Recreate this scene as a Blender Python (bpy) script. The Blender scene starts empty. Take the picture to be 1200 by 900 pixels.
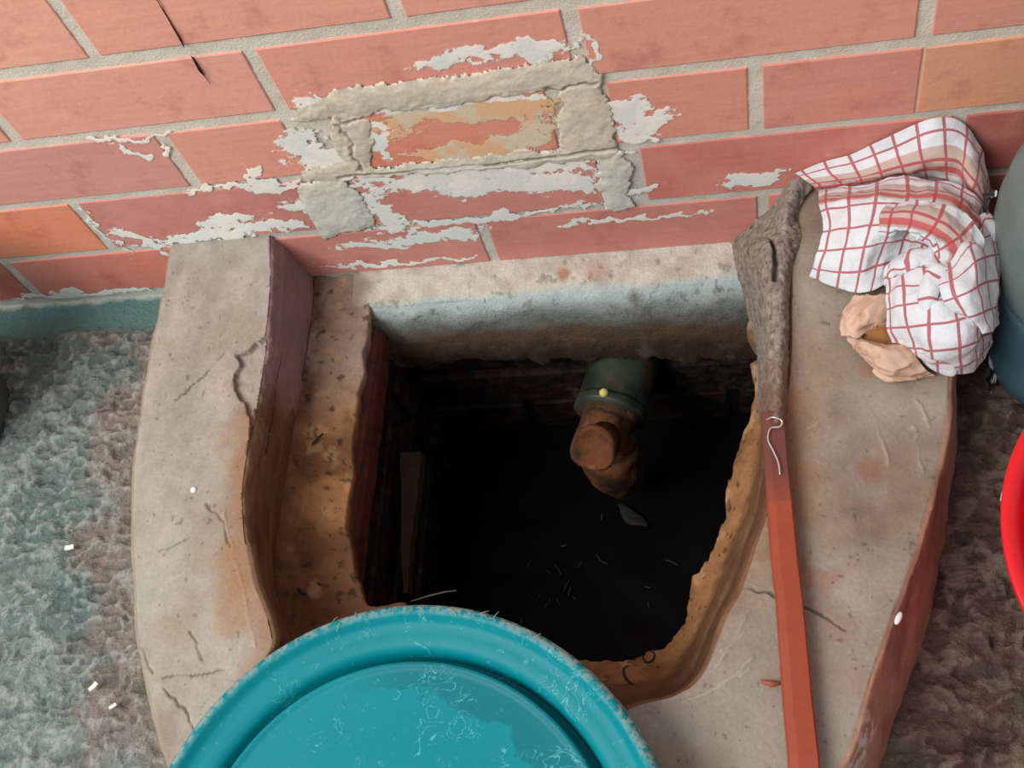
import bpy, bmesh, math, random
import numpy as np
from mathutils import Vector, Matrix

# ------------------------------------------------------------------ camera, light, exposure
sc = bpy.context.scene
CAM = np.array([0.48762, -0.58808, 0.82218])
CR = np.array([0.97544097, 0.05530384, -0.21320508])
CU = np.array([0.05460706, 0.87702646, 0.47732867])
CF = np.array([-0.2133846, 0.47724844, -0.85246756])
FPX = 1310.53
cd = bpy.data.cameras.new('camera')
cam = bpy.data.objects.new('camera', cd)
sc.collection.objects.link(cam)
cam.matrix_world = Matrix(((CR[0], CU[0], -CF[0], CAM[0]), (CR[1], CU[1], -CF[1], CAM[1]),
                           (CR[2], CU[2], -CF[2], CAM[2]), (0, 0, 0, 1)))
cd.sensor_width = 36.0
cd.lens = FPX / 1200 * 36.0
cd.clip_start = 0.02
sc.camera = cam

world = bpy.data.worlds.new('world'); sc.world = world
world.use_nodes = True
wn = world.node_tree.nodes; wl = world.node_tree.links
bgn = wn['Background']
wtc = wn.new('ShaderNodeTexCoord'); wsep = wn.new('ShaderNodeSeparateXYZ'); wramp = wn.new('ShaderNodeValToRGB')
wl.new(wtc.outputs['Generated'], wsep.inputs[0]); wl.new(wsep.outputs['Z'], wramp.inputs[0])
wramp.color_ramp.elements[0].position = 0.0; wramp.color_ramp.elements[0].color = (0.42, 0.44, 0.46, 1)
wramp.color_ramp.elements[1].position = 0.7; wramp.color_ramp.elements[1].color = (0.86, 0.90, 0.96, 1)
wl.new(wramp.outputs[0], bgn.inputs['Color'])
bgn.inputs['Strength'].default_value = 0.55

sd = bpy.data.lights.new('daylight', 'AREA'); area_lamp = bpy.data.objects.new('daylight', sd)   # soft daylight from up on the left, an added area lamp for its falloff
sc.collection.objects.link(area_lamp)
sd.energy = 82; sd.shape = 'RECTANGLE'; sd.size = 2.0; sd.size_y = 1.5; sd.color = (1.0, 0.985, 0.965)
area_lamp.location = (-1.15, -1.30, 2.25)
lamp_dir = Vector((0.10, -0.02, 0.05)) - Vector(area_lamp.location)
area_lamp.rotation_euler = lamp_dir.to_track_quat('-Z', 'Y').to_euler()

sc.view_settings.view_transform = 'Standard'
sc.view_settings.look = 'None'
sc.view_settings.gamma = 1
sc.view_settings.use_curve_mapping = False
sc.view_settings.exposure = 0.05

# ------------------------------------------------------------------ helpers
rng = np.random.default_rng(7); random.seed(7)

def ray(px, py):
    return CF * FPX + CR * (px - 600) - CU * (py - 450)
def P(px, py, z=0.0):                   # a point of the photo on the level z
    d = ray(px, py); t = (z - CAM[2]) / d[2]
    return CAM + t * d
def PY(px, py, y=0.0):                  # a point of the photo on a plane parallel to the wall
    d = ray(px, py); t = (y - CAM[1]) / d[1]
    return CAM + t * d
def lin(c):
    r = []
    for v in c[:3]:
        v = v / 255.0
        r.append(v / 12.92 if v <= 0.04045 else ((v + 0.055) / 1.055) ** 2.4)
    return np.array(r)
def L4(c): return tuple(lin(c)) + (1.0,)

def hsh(ix, iy, iz, seed):
    h = (ix.astype(np.int64) * 374761393 + iy.astype(np.int64) * 668265263 + iz.astype(np.int64) * 2147483647 + seed * 974634777) & 0xffffffff
    h = ((h ^ (h >> 13)) * 1274126177) & 0xffffffff
    h = (h ^ (h >> 16)) & 0xffffffff
    return h / 4294967295.0
def vnoise(p, scale, seed=0):
    q = p * scale
    i = np.floor(q).astype(np.int64); f = q - i; f = f * f * (3 - 2 * f)
    r = 0
    for dx in (0, 1):
        for dy in (0, 1):
            for dz in (0, 1):
                w = (f[:, 0] if dx else 1 - f[:, 0]) * (f[:, 1] if dy else 1 - f[:, 1]) * (f[:, 2] if dz else 1 - f[:, 2])
                r = r + w * hsh(i[:, 0] + dx, i[:, 1] + dy, i[:, 2] + dz, seed)
    return r
def fbm(p, scale, oct=4, seed=0, gain=0.5):
    a = 1; s = 0; t = 0
    for o in range(oct):
        s = s + a * vnoise(p, scale * 2 ** o, seed + o * 17); t += a; a *= gain
    return s / t                                             # 0..1
def ridged(p, scale, oct=3, seed=0):
    a = 1; s = 0; t = 0
    for o in range(oct):
        s = s + a * (1 - np.abs(2 * vnoise(p, scale * 2 ** o, seed + o * 13) - 1)); t += a; a *= 0.5
    return s / t
def sstep(a, b, x):
    t = np.clip((x - a) / (b - a), 0, 1); return t * t * (3 - 2 * t)
def mixc(c, d, m):
    d = np.asarray(d); m = np.asarray(m)[:, None]
    return c * (1 - m) + d * m
def segdist(p, a, b):
    a = np.asarray(a, float); b = np.asarray(b, float); ab = b - a
    t = np.clip(((p - a) @ ab) / (ab @ ab + 1e-12), 0, 1)
    return np.linalg.norm(p - a - t[:, None] * ab, axis=1)
def pldist(p, pts):
    d = np.full(len(p), 1e9)
    for a, b in zip(pts[:-1], pts[1:]): d = np.minimum(d, segdist(p, a, b))
    return d
def inpoly(p, poly):
    x, y = p[:, 0], p[:, 1]; r = np.zeros(len(p), bool); n = len(poly)
    for i in range(n):
        x0, y0 = poly[i]; x1, y1 = poly[(i + 1) % n]
        c = ((y0 > y) != (y1 > y)) & (x < (x1 - x0) * (y - y0) / (y1 - y0 + 1e-12) + x0)
        r ^= c
    return r
def polysd(p, poly):                                         # signed distance, positive inside
    d = pldist(p, list(poly) + [poly[0]])
    return np.where(inpoly(p, poly), d, -d)
def catmull(pts, n):
    pts = np.asarray(pts, float); m = len(pts)
    t = np.linspace(0, m - 1, n); i = np.clip(np.floor(t).astype(int), 0, m - 2); f = (t - i)[:, None]
    g = lambda k: pts[np.clip(k, 0, m - 1)]
    p0, p1, p2, p3 = g(i - 1), g(i), g(i + 1), g(i + 2)
    return 0.5 * (2 * p1 + (p2 - p0) * f + (2 * p0 - 5 * p1 + 4 * p2 - p3) * f ** 2 + (3 * p1 - p0 - 3 * p2 + p3) * f ** 3)
def resurf(grid, nu, nv):
    g = np.asarray(grid, float)
    a = np.stack([catmull(row, nu) for row in g])
    return np.stack([catmull(a[:, j], nv) for j in range(nu)], axis=1)   # nv x nu x dim

def link(name, me, mat=None, parent=None, smooth=True):
    o = bpy.data.objects.new(name, me); sc.collection.objects.link(o)
    if mat is not None and not me.materials: me.materials.append(mat)
    if parent is not None: o.parent = parent
    if smooth:
        me.polygons.foreach_set('use_smooth', [True] * len(me.polygons))
    return o
def raw(name, verts, faces, mat=None, parent=None, smooth=True, col=None, uv=None):
    me = bpy.data.meshes.new(name)
    me.from_pydata([tuple(v) for v in np.asarray(verts).tolist()], [], [tuple(f) for f in faces])
    if col is not None:
        at = me.color_attributes.new('Col', 'FLOAT_COLOR', 'POINT')
        c = np.ones((len(verts), 4), np.float32); c[:, :3] = np.clip(col, 0, 1)
        at.data.foreach_set('color', c.ravel())
    if uv is not None:
        l = me.uv_layers.new(name='UVMap')
        idx = np.zeros(len(me.loops), np.int32); me.loops.foreach_get('vertex_index', idx)
        l.data.foreach_set('uv', np.asarray(uv, np.float32)[idx].ravel())
    me.update()
    return link(name, me, mat, parent, smooth)
def gridfaces(nu, nv, keep=None, off=0, wrap=False):
    f = []
    for j in range(nv - 1):
        for i in range(nu if wrap else nu - 1):
            if keep is not None and not keep[j, i]: continue
            a = j * nu + i; b = j * nu + (i + 1) % nu
            f.append((off + a, off + b, off + b + nu, off + a + nu))
    return f
def bmobj(name, bm, mat=None, parent=None, smooth=True):
    me = bpy.data.meshes.new(name); bmesh.ops.recalc_face_normals(bm, faces=bm.faces[:]); bm.to_mesh(me); bm.free()
    return link(name, me, mat, parent, smooth)
def lathe(name, prof, center, mat, parent=None, seg=96, axis=None, cap0=True, cap1=True, jitter=0, col=None):
    c = Vector(center)
    Rm = Matrix.Identity(3) if axis is None else Vector(axis).normalized().to_track_quat('Z', 'Y').to_matrix()
    V = []; n = len(prof)
    for r, z in prof:
        for k in range(seg):
            a = 2 * math.pi * k / seg
            V.append(c + Rm @ Vector((r * math.cos(a), r * math.sin(a), z)))
    F = gridfaces(seg, n, wrap=True)
    if cap0: F.append(tuple(range(seg))[::-1])
    if cap1: F.append(tuple((n - 1) * seg + k for k in range(seg)))
    V = np.array([tuple(v) for v in V])
    if jitter:
        V = V + (np.stack([fbm(V, 60, 3, s) for s in (1, 2, 3)], 1) - 0.5) * jitter
    cc = col(V) if col else None
    o = raw(name, V, F, mat, parent, True, cc)
    return o
def tube(name, pts, r, mat, parent=None, seg=8, n=None, flat=1.0, jitter=0.0, col=None):
    pts = np.asarray(pts, float)
    if n: pts = catmull(pts, n)
    m = len(pts); rr = np.full(m, r) if np.isscalar(r) else np.interp(np.linspace(0, 1, m), np.linspace(0, 1, len(r)), r)
    V = []; up = np.array([0.0, 0.0, 1.0])
    for i in range(m):
        t = pts[min(i + 1, m - 1)] - pts[max(i - 1, 0)]; t /= np.linalg.norm(t) + 1e-12
        u0 = up if abs(t[2]) < 0.9 else np.array([1.0, 0, 0])
        s = np.cross(t, u0); s /= np.linalg.norm(s); w = np.cross(s, t)
        for k in range(seg):
            a = 2 * math.pi * k / seg
            V.append(pts[i] + rr[i] * (math.cos(a) * s + flat * math.sin(a) * w))
    V = np.array(V)
    if jitter: V = V + (np.stack([fbm(V, 90, 3, s) for s in (1, 2, 3)], 1) - 0.5) * jitter
    F = gridfaces(seg, m, wrap=True)
    F.append(tuple(range(seg))[::-1]); F.append(tuple((m - 1) * seg + k for k in range(seg)))
    return raw(name, V, F, mat, parent, True, col(V) if col else None)
def tag(o, label=None, cat=None, group=None, kind=None):
    if label: o['label'] = label
    if cat: o['category'] = cat
    if group: o['group'] = group
    if kind: o['kind'] = kind
    return o
def empty(name, loc, label, cat, group=None):
    o = bpy.data.objects.new(name, None); o.location = loc; o.empty_display_size = 0.03
    sc.collection.objects.link(o)
    return tag(o, label, cat, group)
def adopt(root):                                             # children were built in world coordinates
    inv = Matrix.Translation(-Vector(root.location))
    for ch in sc.objects:
        if ch.parent is root: ch.matrix_parent_inverse = inv

# ------------------------------------------------------------------ materials
def newmat(name):
    m = bpy.data.materials.new(name); m.use_nodes = True
    nt = m.node_tree; b = nt.nodes['Principled BSDF']
    return m, nt, b
def nd(nt, t, **kw):
    n = nt.nodes.new(t)
    for k, v in kw.items(): setattr(n, k, v)
    return n
def math_(nt, op, a, b=None, clamp=False):
    n = nd(nt, 'ShaderNodeMath', operation=op, use_clamp=clamp)
    for i, v in enumerate((a, b)):
        if v is None: continue
        if isinstance(v, (int, float)): n.inputs[i].default_value = v
        else: nt.links.new(v, n.inputs[i])
    return n.outputs[0]
def mix_(nt, fac, a, b, mode='MIX'):
    n = nd(nt, 'ShaderNodeMix', data_type='RGBA', blend_type=mode)
    for s, v in ((0, fac), (6, a), (7, b)):
        if isinstance(v, (int, float)): n.inputs[s].default_value = v
        elif isinstance(v, tuple): n.inputs[s].default_value = v
        else: nt.links.new(v, n.inputs[s])
    return n.outputs[2]
def pos(nt):
    return nd(nt, 'ShaderNodeNewGeometry').outputs['Position']
def noise(nt, scale, detail=4, rough=0.55, vec=None, dist=0.0):
    n = nd(nt, 'ShaderNodeTexNoise'); n.inputs['Scale'].default_value = scale
    n.inputs['Detail'].default_value = detail; n.inputs['Roughness'].default_value = rough
    n.inputs['Distortion'].default_value = dist
    nt.links.new(vec if vec is not None else pos(nt), n.inputs['Vector'])
    return n.outputs['Fac']
def rampf(nt, v, a, b):
    n = nd(nt, 'ShaderNodeMapRange', interpolation_type='SMOOTHSTEP', clamp=True)
    nt.links.new(v, n.inputs[0]); n.inputs[1].default_value = a; n.inputs[2].default_value = b
    return n.outputs[0]
def bump(nt, b, h, strength, dist):
    n = nd(nt, 'ShaderNodeBump'); n.inputs['Strength'].default_value = strength; n.inputs['Distance'].default_value = dist
    nt.links.new(h, n.inputs['Height']); nt.links.new(n.outputs[0], b.inputs['Normal'])
def mat_vc(name, rough=0.85, fine=400, fstr=0.5, fdist=0.001, var=0.25, spec=0.3):
    """colour from the per-vertex attribute, with fine grain on top"""
    m, nt, b = newmat(name)
    a = nd(nt, 'ShaderNodeVertexColor', layer_name='Col').outputs['Color']
    g = noise(nt, fine, 5, 0.65)
    g2 = noise(nt, fine * 0.2, 4, 0.6)
    g3 = noise(nt, fine * 2.6, 3, 0.7)
    k = math_(nt, 'ADD', math_(nt, 'MULTIPLY', math_(nt, 'SUBTRACT', g, 0.5), var * 2.6), math_(nt, 'MULTIPLY', math_(nt, 'SUBTRACT', g2, 0.5), var * 2.0))
    k = math_(nt, 'ADD', k, math_(nt, 'MULTIPLY', math_(nt, 'SUBTRACT', g3, 0.5), var * 2.0))
    k = math_(nt, 'ADD', k, 1.0)
    sc_ = nd(nt, 'ShaderNodeVectorMath', operation='SCALE'); nt.links.new(a, sc_.inputs[0]); nt.links.new(k, sc_.inputs['Scale'])
    nt.links.new(sc_.outputs[0], b.inputs['Base Color'])
    b.inputs['Roughness'].default_value = rough; b.inputs['Specular IOR Level'].default_value = spec
    bump(nt, b, math_(nt, 'ADD', g, g2), fstr, fdist)
    return m
def mat_plain(name, c, rough=0.5, var=0.1, scale=60, metal=0, spec=0.5, bstr=0.15, bdist=0.0005, c2=None, c2a=0.5, c2b=0.65):
    m, nt, b = newmat(name)
    g = noise(nt, scale, 5, 0.6)
    k = math_(nt, 'ADD', math_(nt, 'MULTIPLY', math_(nt, 'SUBTRACT', g, 0.5), var * 2), 1.0)
    col = nd(nt, 'ShaderNodeRGB'); col.outputs[0].default_value = L4(c)
    colo = col.outputs[0]
    if c2: colo = mix_(nt, rampf(nt, noise(nt, scale * 0.7, 6, 0.7), c2a, c2b), colo, L4(c2))
    s = nd(nt, 'ShaderNodeVectorMath', operation='SCALE'); nt.links.new(colo, s.inputs[0]); nt.links.new(k, s.inputs['Scale'])
    nt.links.new(s.outputs[0], b.inputs['Base Color'])
    b.inputs['Roughness'].default_value = rough; b.inputs['Metallic'].default_value = metal
    b.inputs['Specular IOR Level'].default_value = spec
    bump(nt, b, g, bstr, bdist)
    return m

# ---- stains on the wall, given as ellipses between two points of the wall
def W(px, py):
    p = PY(px, py, 0.0); return np.array([p[0], p[2]])
WASH = [((490, 78), (560, 66), 9), ((540, 62), (660, 50), 9), ((580, 66), (660, 58), 10), ((345, 160), (395, 200), 24), ((345, 120), (395, 116), 10), ((350, 190), (400, 186), 18),
        ((430, 148), (455, 180), 12), ((440, 132), (560, 116), 9), ((560, 112), (640, 106), 7),
        ((430, 214), (690, 186), 20), ((345, 240), (430, 230), 22), ((430, 238), (470, 262), 14), ((520, 222), (700, 205), 14), ((640, 200), (705, 225), 9),
        ((440, 266), (700, 240), 5), ((722, 120), (762, 140), 17), ((728, 148), (780, 137), 11), ((722, 150), (760, 160), 7),
        ((142, 268), (190, 292), 9), ((180, 284), (345, 262), 11), ((238, 264), (300, 250), 11), ((300, 258), (350, 262), 6),
        ((140, 166), (184, 188), 6), ((292, 195), (304, 207), 5), ((395, 286), (480, 288), 8), ((440, 280), (566, 268), 10), ((520, 272), (566, 276), 10),
        ((640, 262), (820, 244), 3), ((738, 226), (768, 220), 7), ((0, 347), (190, 338), 5), ((40, 346), (110, 342), 8), ((120, 340), (186, 336), 6),
        ((215, 222), (345, 208), 5), ((280, 218), (350, 215), 6), ((100, 162), (190, 156), 3), ((684, 44), (700, 76), 4), ((676, 90), (690, 92), 4),
        ((380, 312), (560, 300), 4), ((850, 212), (915, 202), 8), ((190, 166), (208, 180), 3), ((92, 240), (150, 300), 2.5)]
CREAM = [((450, 150), (640, 118), 30), ((520, 170), (650, 150), 22), ((480, 178), (560, 178), 12)]
REDIN = [((455, 160), (600, 148), 15), ((470, 168), (500, 172), 9), ((560, 148), (615, 145), 9)]
DARKC = [((178, -10), (199, 25), 2), ((197, 20), (216, 54), 2), ((224, 66), (236, 82), 2.6), ((236, 82), (246, 97), 1.2)]

# brick
m_brick, nt, b = newmat('red_brick')
oi = nd(nt, 'ShaderNodeObjectInfo').outputs['Color']
n1 = noise(nt, 14, 5, 0.6); n2 = noise(nt, 300, 4, 0.6)
c = mix_(nt, math_(nt, 'MULTIPLY', rampf(nt, n1, 0.35, 0.70), 0.5), oi, L4((226, 158, 142)))
c = mix_(nt, math_(nt, 'MULTIPLY', rampf(nt, noise(nt, 23, 5, .65), .52, .72), .45), c, L4((176, 96, 84)))
strm = nd(nt, 'ShaderNodeMapping'); strm.inputs['Scale'].default_value = (12, 12, 160); nt.links.new(pos(nt), strm.inputs[0])
n3 = noise(nt, 1.0, 3, 0.6, vec=strm.outputs[0])
k = math_(nt, 'ADD', math_(nt, 'MULTIPLY', math_(nt, 'SUBTRACT', n3, 0.5), 0.22), math_(nt, 'MULTIPLY', math_(nt, 'SUBTRACT', n2, 0.5), 0.20))
s_ = nd(nt, 'ShaderNodeVectorMath', operation='SCALE'); nt.links.new(c, s_.inputs[0]); nt.links.new(math_(nt, 'ADD', k, 1.0), s_.inputs['Scale'])
specks = rampf(nt, noise(nt, 130, 3, 0.5), 0.72, 0.76)
c = mix_(nt, math_(nt, 'MULTIPLY', specks, 0.55), s_.outputs[0], L4((228, 190, 170)))
zs = nd(nt, 'ShaderNodeSeparateXYZ'); nt.links.new(pos(nt), zs.inputs[0])
nt.links.new(c, b.inputs['Base Color'])
b.inputs['Roughness'].default_value = 0.62; b.inputs['Specular IOR Level'].default_value = 0.35
hgt = math_(nt, 'ADD', n2, math_(nt, 'MULTIPLY', n3, 0.7))
bump(nt, b, hgt, 0.4, 0.0006)

# mortar of the wall
m_mortar, nt, b = newmat('grey_mortar')
g = noise(nt, 420, 5, 0.7); g2 = noise(nt, 40, 4, 0.6)
c = mix_(nt, rampf(nt, g2, 0.35, 0.65), L4((216, 204, 186)), L4((228, 218, 202)))
zz = nd(nt, 'ShaderNodeSeparateXYZ'); nt.links.new(pos(nt), zz.inputs[0])
c = mix_(nt, math_(nt, 'MULTIPLY', rampf(nt, g, 0.55, 0.75), 0.5), c, L4((120, 108, 94)))
lowf = rampf(nt, zz.outputs['Z'], 0.19, 0.10)
c = mix_(nt, math_(nt, 'MULTIPLY', lowf, 0.6), c, L4((190, 196, 188)))
nt.links.new(c, b.inputs['Base Color']); b.inputs['Roughness'].default_value = 0.9; b.inputs['Specular IOR Level'].default_value = 0.2
bump(nt, b, g, 0.8, 0.0012)

m_conc = mat_vc('painted_concrete', 0.72, 300, 0.5, 0.0010, 0.17, 0.3)
m_rough = mat_vc('rough_cement', 0.88, 420, 0.8, 0.0015, 0.24, 0.25)
m_patch = mat_vc('smeared_mortar', 0.9, 420, 0.5, 0.0007, 0.14, 0.2)
m_ground = mat_vc('rough_painted_floor', 0.6, 300, 1.0, 0.0030, 0.20, 0.4)
m_ledge = mat_vc('earthy_cement', 0.85, 330, 0.7, 0.0012, 0.22, 0.25)
m_wet = mat_vc('slimy_cement', 0.6, 200, 0.8, 0.002, 0.3, 0.25)

# ------------------------------------------------------------------ the brick wall
LV = {0: .295, 1: .2205, 2: .1455, 3: .071, 4: .005}
PITCH = 0.0745
def level(k):
    return LV[k] if k in LV else (LV[0] - k * PITCH)          # k = -1, -2 ... above
HWID = {0: .0060, 1: .0054, 2: .0040, 3: .0038, 4: .0016}
BL = 0.2347
X0, X1 = -0.75, 1.25
NX, NZ = 440, 150
xs = np.linspace(X0, X1, NX); zs_ = np.linspace(-0.02, 0.60, NZ)
gx, gz = np.meshgrid(xs, zs_)
pp = np.stack([gx.ravel(), np.zeros(gx.size), gz.ravel()], 1)
yy = -0.0002 - (fbm(pp, 120, 3, 5) - 0.5) * 0.0018
V = pp.copy(); V[:, 1] = yy
F = gridfaces(NX, NZ)
nb = len(V)
V = np.vstack([V, [[X0, .11, -.02], [X1, .11, -.02], [X1, .11, .60], [X0, .11, .60]]])
c0, c1, c2_, c3 = 0, NX - 1, NX * NZ - 1, NX * (NZ - 1)
F += [(nb, nb + 3, nb + 2, nb + 1), (c3, nb + 3, nb, c0), (c1, nb + 1, nb + 2, c2_)]
F += [tuple([nb + 3] + list(range(c3, c2_ + 1)) + [nb + 2])]
wall = raw('wall_back', V, F, m_mortar)
tag(wall, 'wall of long red bricks with grey mortar joints behind the drain', kind='structure')

bcol = {}
def brick(xa, xb, za, zb, col, y0=-0.0016):
    """a bevelled brick face, slightly out of true"""
    j = lambda s=.0006: random.uniform(-s, s)
    bv = 0.0009
    q = [(xa + j(), za + j()), (xb + j(), za + j()), (xb + j(), zb + j()), (xa + j(), zb + j())]
    cx = (xa + xb) / 2; cz = (za + zb) / 2; V = []
    y0 = y0 + random.uniform(-.0002, .0002)
    for (x, z) in q: V.append((x, 0.02, z))
    for (x, z) in q: V.append((x, y0 + bv * .6, z))
    for (x, z) in q: V.append((x + (bv if x < cx else -bv), y0, z + (bv if z < cz else -bv)))
    F = []
    for l in (0, 4):
        for k_ in range(4):
            a = l + k_; b_ = l + (k_ + 1) % 4
            F.append((a, b_, b_ + 4, a + 4))
    F.append((8, 9, 10, 11))
    o = raw('brick', V, F, m_brick, wall, smooth=False)
    me = o.data; bm = bmesh.new(); bm.from_mesh(me); bmesh.ops.recalc_face_normals(bm, faces=bm.faces[:]); bm.to_mesh(me); bm.free()
    if False: pass
    lf = .24 if za > .14 else .12  # upper courses paler: the stronger light up there is put into the colour
    o.color = L4([v + (w_ - v) * lf for v, w_ in zip(col, (255, 226, 206))])
    return o
VG = .0055
def row(k, spans):
    zb = level(k - 1) - HWID.get(k - 1, .0052); za = level(k) + HWID.get(k, .0052)
    for (xa, xb, col) in spans: brick(xa, xb, za, zb, col)
O1, O2, R1, R2, PK, PU, OR = (238, 160, 130), (234, 148, 122), (222, 138, 116), (214, 128, 110), (232, 150, 130), (196, 122, 114), (230, 132, 90)
def reg(x, n, cols, g=VG):
    return [(x + i * BL + g, x + (i + 1) * BL - g, cols[i % len(cols)]) for i in range(n)]
row(4, [(-.68, -.4505, R2), (-.4395, -.2155, (176, 90, 80)), (-.2045, .020, (208, 116, 98)), (.030, .2555, PU), (.2645, .4960, (200, 122, 112)), (.5055, .730, R2), (.741, .965, R2), (.975, 1.2, R2)])
row(3, [(-.56, -.330, R2), (-.320, -.0955, OR), (-.0855, .126, PU), (.166, .372, (206, 128, 116)), (.408, .640, (204, 112, 100)), (.650, .880, (176, 88, 80)), (.890, 1.12, R2)])
row(2, [(-.67, -.445, R2), (-.435, -.208, R2), (-.198, .027, (204, 128, 118)), (.038, .136, (226, 138, 116)), (.183, .345, (226, 122, 90)), (.392, .4925, (222, 130, 108)), (.5035, .6125, (214, 124, 106)), (.6135, .730, (222, 146, 100)), (.741, .965, R2), (.975, 1.2, R1)])
row(1, [(-.56, -.330, O1), (-.320, -.0955, (234, 146, 118)), (-.0845, .1365, PK), (.1480, .3715, (230, 138, 118)), (.3830, .6055, (226, 140, 114)), (.6165, .845, (218, 134, 112)), (.856, 1.08, R1)])
row(0, [(-.445, -.215, O1), (-.204, .0200, O1), (.0310, .2545, O2), (.2655, .4890, (232, 148, 124)), (.5005, .724, O2), (.735, .960, R1), (.970, 1.2, R1)])
row(-1, reg(-.56, 7, [O1, PK, O2, OR, R1]))
row(-2, reg(-.68, 8, [PK, O1, O2, R1]))
row(-3, reg(-.56, 7, [O2, OR, O1, R1]))

# smeared mortar patch, real relief on the wall
WP = lambda pts: [W(*p) for p in pts]
reg_ = WP([(330, 55), (790, 20), (800, 250), (330, 320)])
# thin limewash and cement smears that lie on the bricks: one film with its own soft edge
m_film, nt, b = newmat('limewash_film')
a_ = nd(nt, 'ShaderNodeVertexColor', layer_name='Col'); g = noise(nt, 420, 4, 0.7); g2 = noise(nt, 900, 3, .7)
s_ = nd(nt, 'ShaderNodeVectorMath', operation='SCALE'); nt.links.new(a_.outputs['Color'], s_.inputs[0]); nt.links.new(math_(nt, 'ADD', math_(nt, 'MULTIPLY', math_(nt, 'SUBTRACT', g, .5), .35), 1.0), s_.inputs['Scale'])
nt.links.new(s_.outputs[0], b.inputs['Base Color']); b.inputs['Roughness'].default_value = .9; b.inputs['Specular IOR Level'].default_value = .15
t_ = math_(nt, 'ADD', a_.outputs['Alpha'], math_(nt, 'MULTIPLY', math_(nt, 'SUBTRACT', g, .5), 1.1))
nt.links.new(rampf(nt, t_, .34, .66), b.inputs['Alpha'])
bump(nt, b, g, .4, .0006)
def blobs(q, lst):
    r = np.full(len(q), -1.0)
    for (a, b_, w) in lst:
        A = W(*a); B = W(*b_); mid = (A + B) / 2; d = B - A; hl = np.linalg.norm(d) / 2; hw = w * .00078
        d = d / (2 * hl + 1e-9); e = q - mid; u = (e @ d) / (hl + hw * .5); v = (e @ np.array([-d[1], d[0]])) / hw
        r = np.maximum(r, 1 - np.sqrt(u * u + v * v))
    return np.minimum(r, .5)
def film(name, x0, x1, z0, z1, step, lists, y, label):
    fx = np.arange(x0, x1, step); fz = np.arange(z0, z1, step); gx, gz = np.meshgrid(fx, fz)
    q = np.stack([gx.ravel(), gz.ravel()], 1); q3 = np.stack([gx.ravel(), np.zeros(gx.size), gz.ravel()], 1)
    qw = q + (np.stack([fbm(q3, 60, 3, 901), fbm(q3, 60, 3, 902)], 1) - .5) * np.array([.034, .022]) + (np.stack([fbm(q3, 240, 3, 903), fbm(q3, 240, 3, 904)], 1) - .5) * np.array([.009, .006])
    strk = fbm(q3 * np.array([1, 1, 2.6]), 75, 5, 905, .6); spk = fbm(q3, 260, 3, 906)
    al = np.full(len(q), -1.0); colr = np.tile(lin((232, 222, 206)), (len(q), 1))
    for (lst, cut, amp, c1, c2) in lists:
        m = blobs(qw, lst) + (strk - .5) * amp + (spk - .5) * amp * .8
        if cut is not None: m = np.minimum(m, -(blobs(qw, cut) + (fbm(q3 * np.array([1, 1, 2]), 70, 4, 907) - .5) * .9) + .05)
        cc_ = mixc(np.tile(lin(c1), (len(q), 1)), lin(c2), sstep(.4, .6, fbm(q3, 50, 3, 908)))
        cc_ = mixc(cc_, lin((222, 230, 224)), sstep(.13, .08, q[:, 1]) * .6)
        tk = m > al; colr = np.where(tk[:, None], cc_, colr); al = np.maximum(al, m)
    a = np.clip(.5 + al * 1.5, 0, 1)
    nx_, nz_ = len(fx), len(fz); K = (a > .02).reshape(nz_, nx_)
    kf = K[:-1, :-1] | K[1:, :-1] | K[:-1, 1:] | K[1:, 1:]
    jj, ii = np.nonzero(kf); b0 = jj * nx_ + ii; F = np.stack([b0, b0 + 1, b0 + nx_ + 1, b0 + nx_], 1)
    used = np.zeros(len(q), bool); used[F.ravel()] = True; rm = np.cumsum(used) - 1
    V = q3[used].copy(); V[:, 1] = y - .0003 * a[used]
    o = raw(name, V, rm[F].tolist(), m_film, wall)
    at = o.data.color_attributes.new('Col', 'FLOAT_COLOR', 'POINT'); c4 = np.concatenate([colr[used], a[used][:, None]], 1).astype(np.float32)
    at.data.foreach_set('color', c4.ravel()); o['label'] = label
    return o
film('limewash_smears', -.29, .66, .003, .315, .0011, [(WASH, None, .95, (250, 240, 228), (234, 232, 222)), (CREAM, REDIN, .7, (234, 186, 144), (222, 206, 178))], -.0019, 'pale lime and cement smears on the bricks')
crk = [PY(178, -12, -.0024), PY(186, 3, -.0024), PY(199, 25, -.0024), PY(208, 41, -.0024), PY(216, 55, -.0024)]
tube('crack_stain', crk, [.0005, .0006, .0008, .0012, .0008], mat_plain('black_crack', (58, 42, 42), .8), wall, seg=6, n=40, flat=.3, jitter=.0012)
tube('crack_stain', [PY(224, 66, -.0024), PY(229, 73, -.0024), PY(234, 81, -.0024), PY(240, 89, -.0024), PY(247, 98, -.0024)], [.0006, .0018, .0024, .0006, .0003], bpy.data.materials['black_crack'], wall, seg=6, n=30, flat=.25, jitter=.0010)
xs = np.linspace(.115, .455, 300); zs2 = np.linspace(.055, .275, 190)
gx, gz = np.meshgrid(xs, zs2)
p2 = np.stack([gx.ravel(), gz.ravel()], 1)
p3 = np.stack([gx.ravel(), np.zeros(gx.size), gz.ravel()], 1)
warp = (np.stack([fbm(p3, 60, 3, 11), fbm(p3, 60, 3, 12)], 1) - 0.5) * 0.014 + (np.stack([fbm(p3, 260, 2, 13), fbm(p3, 260, 2, 14)], 1) - 0.5) * 0.004
pw = p2 + warp
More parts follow.
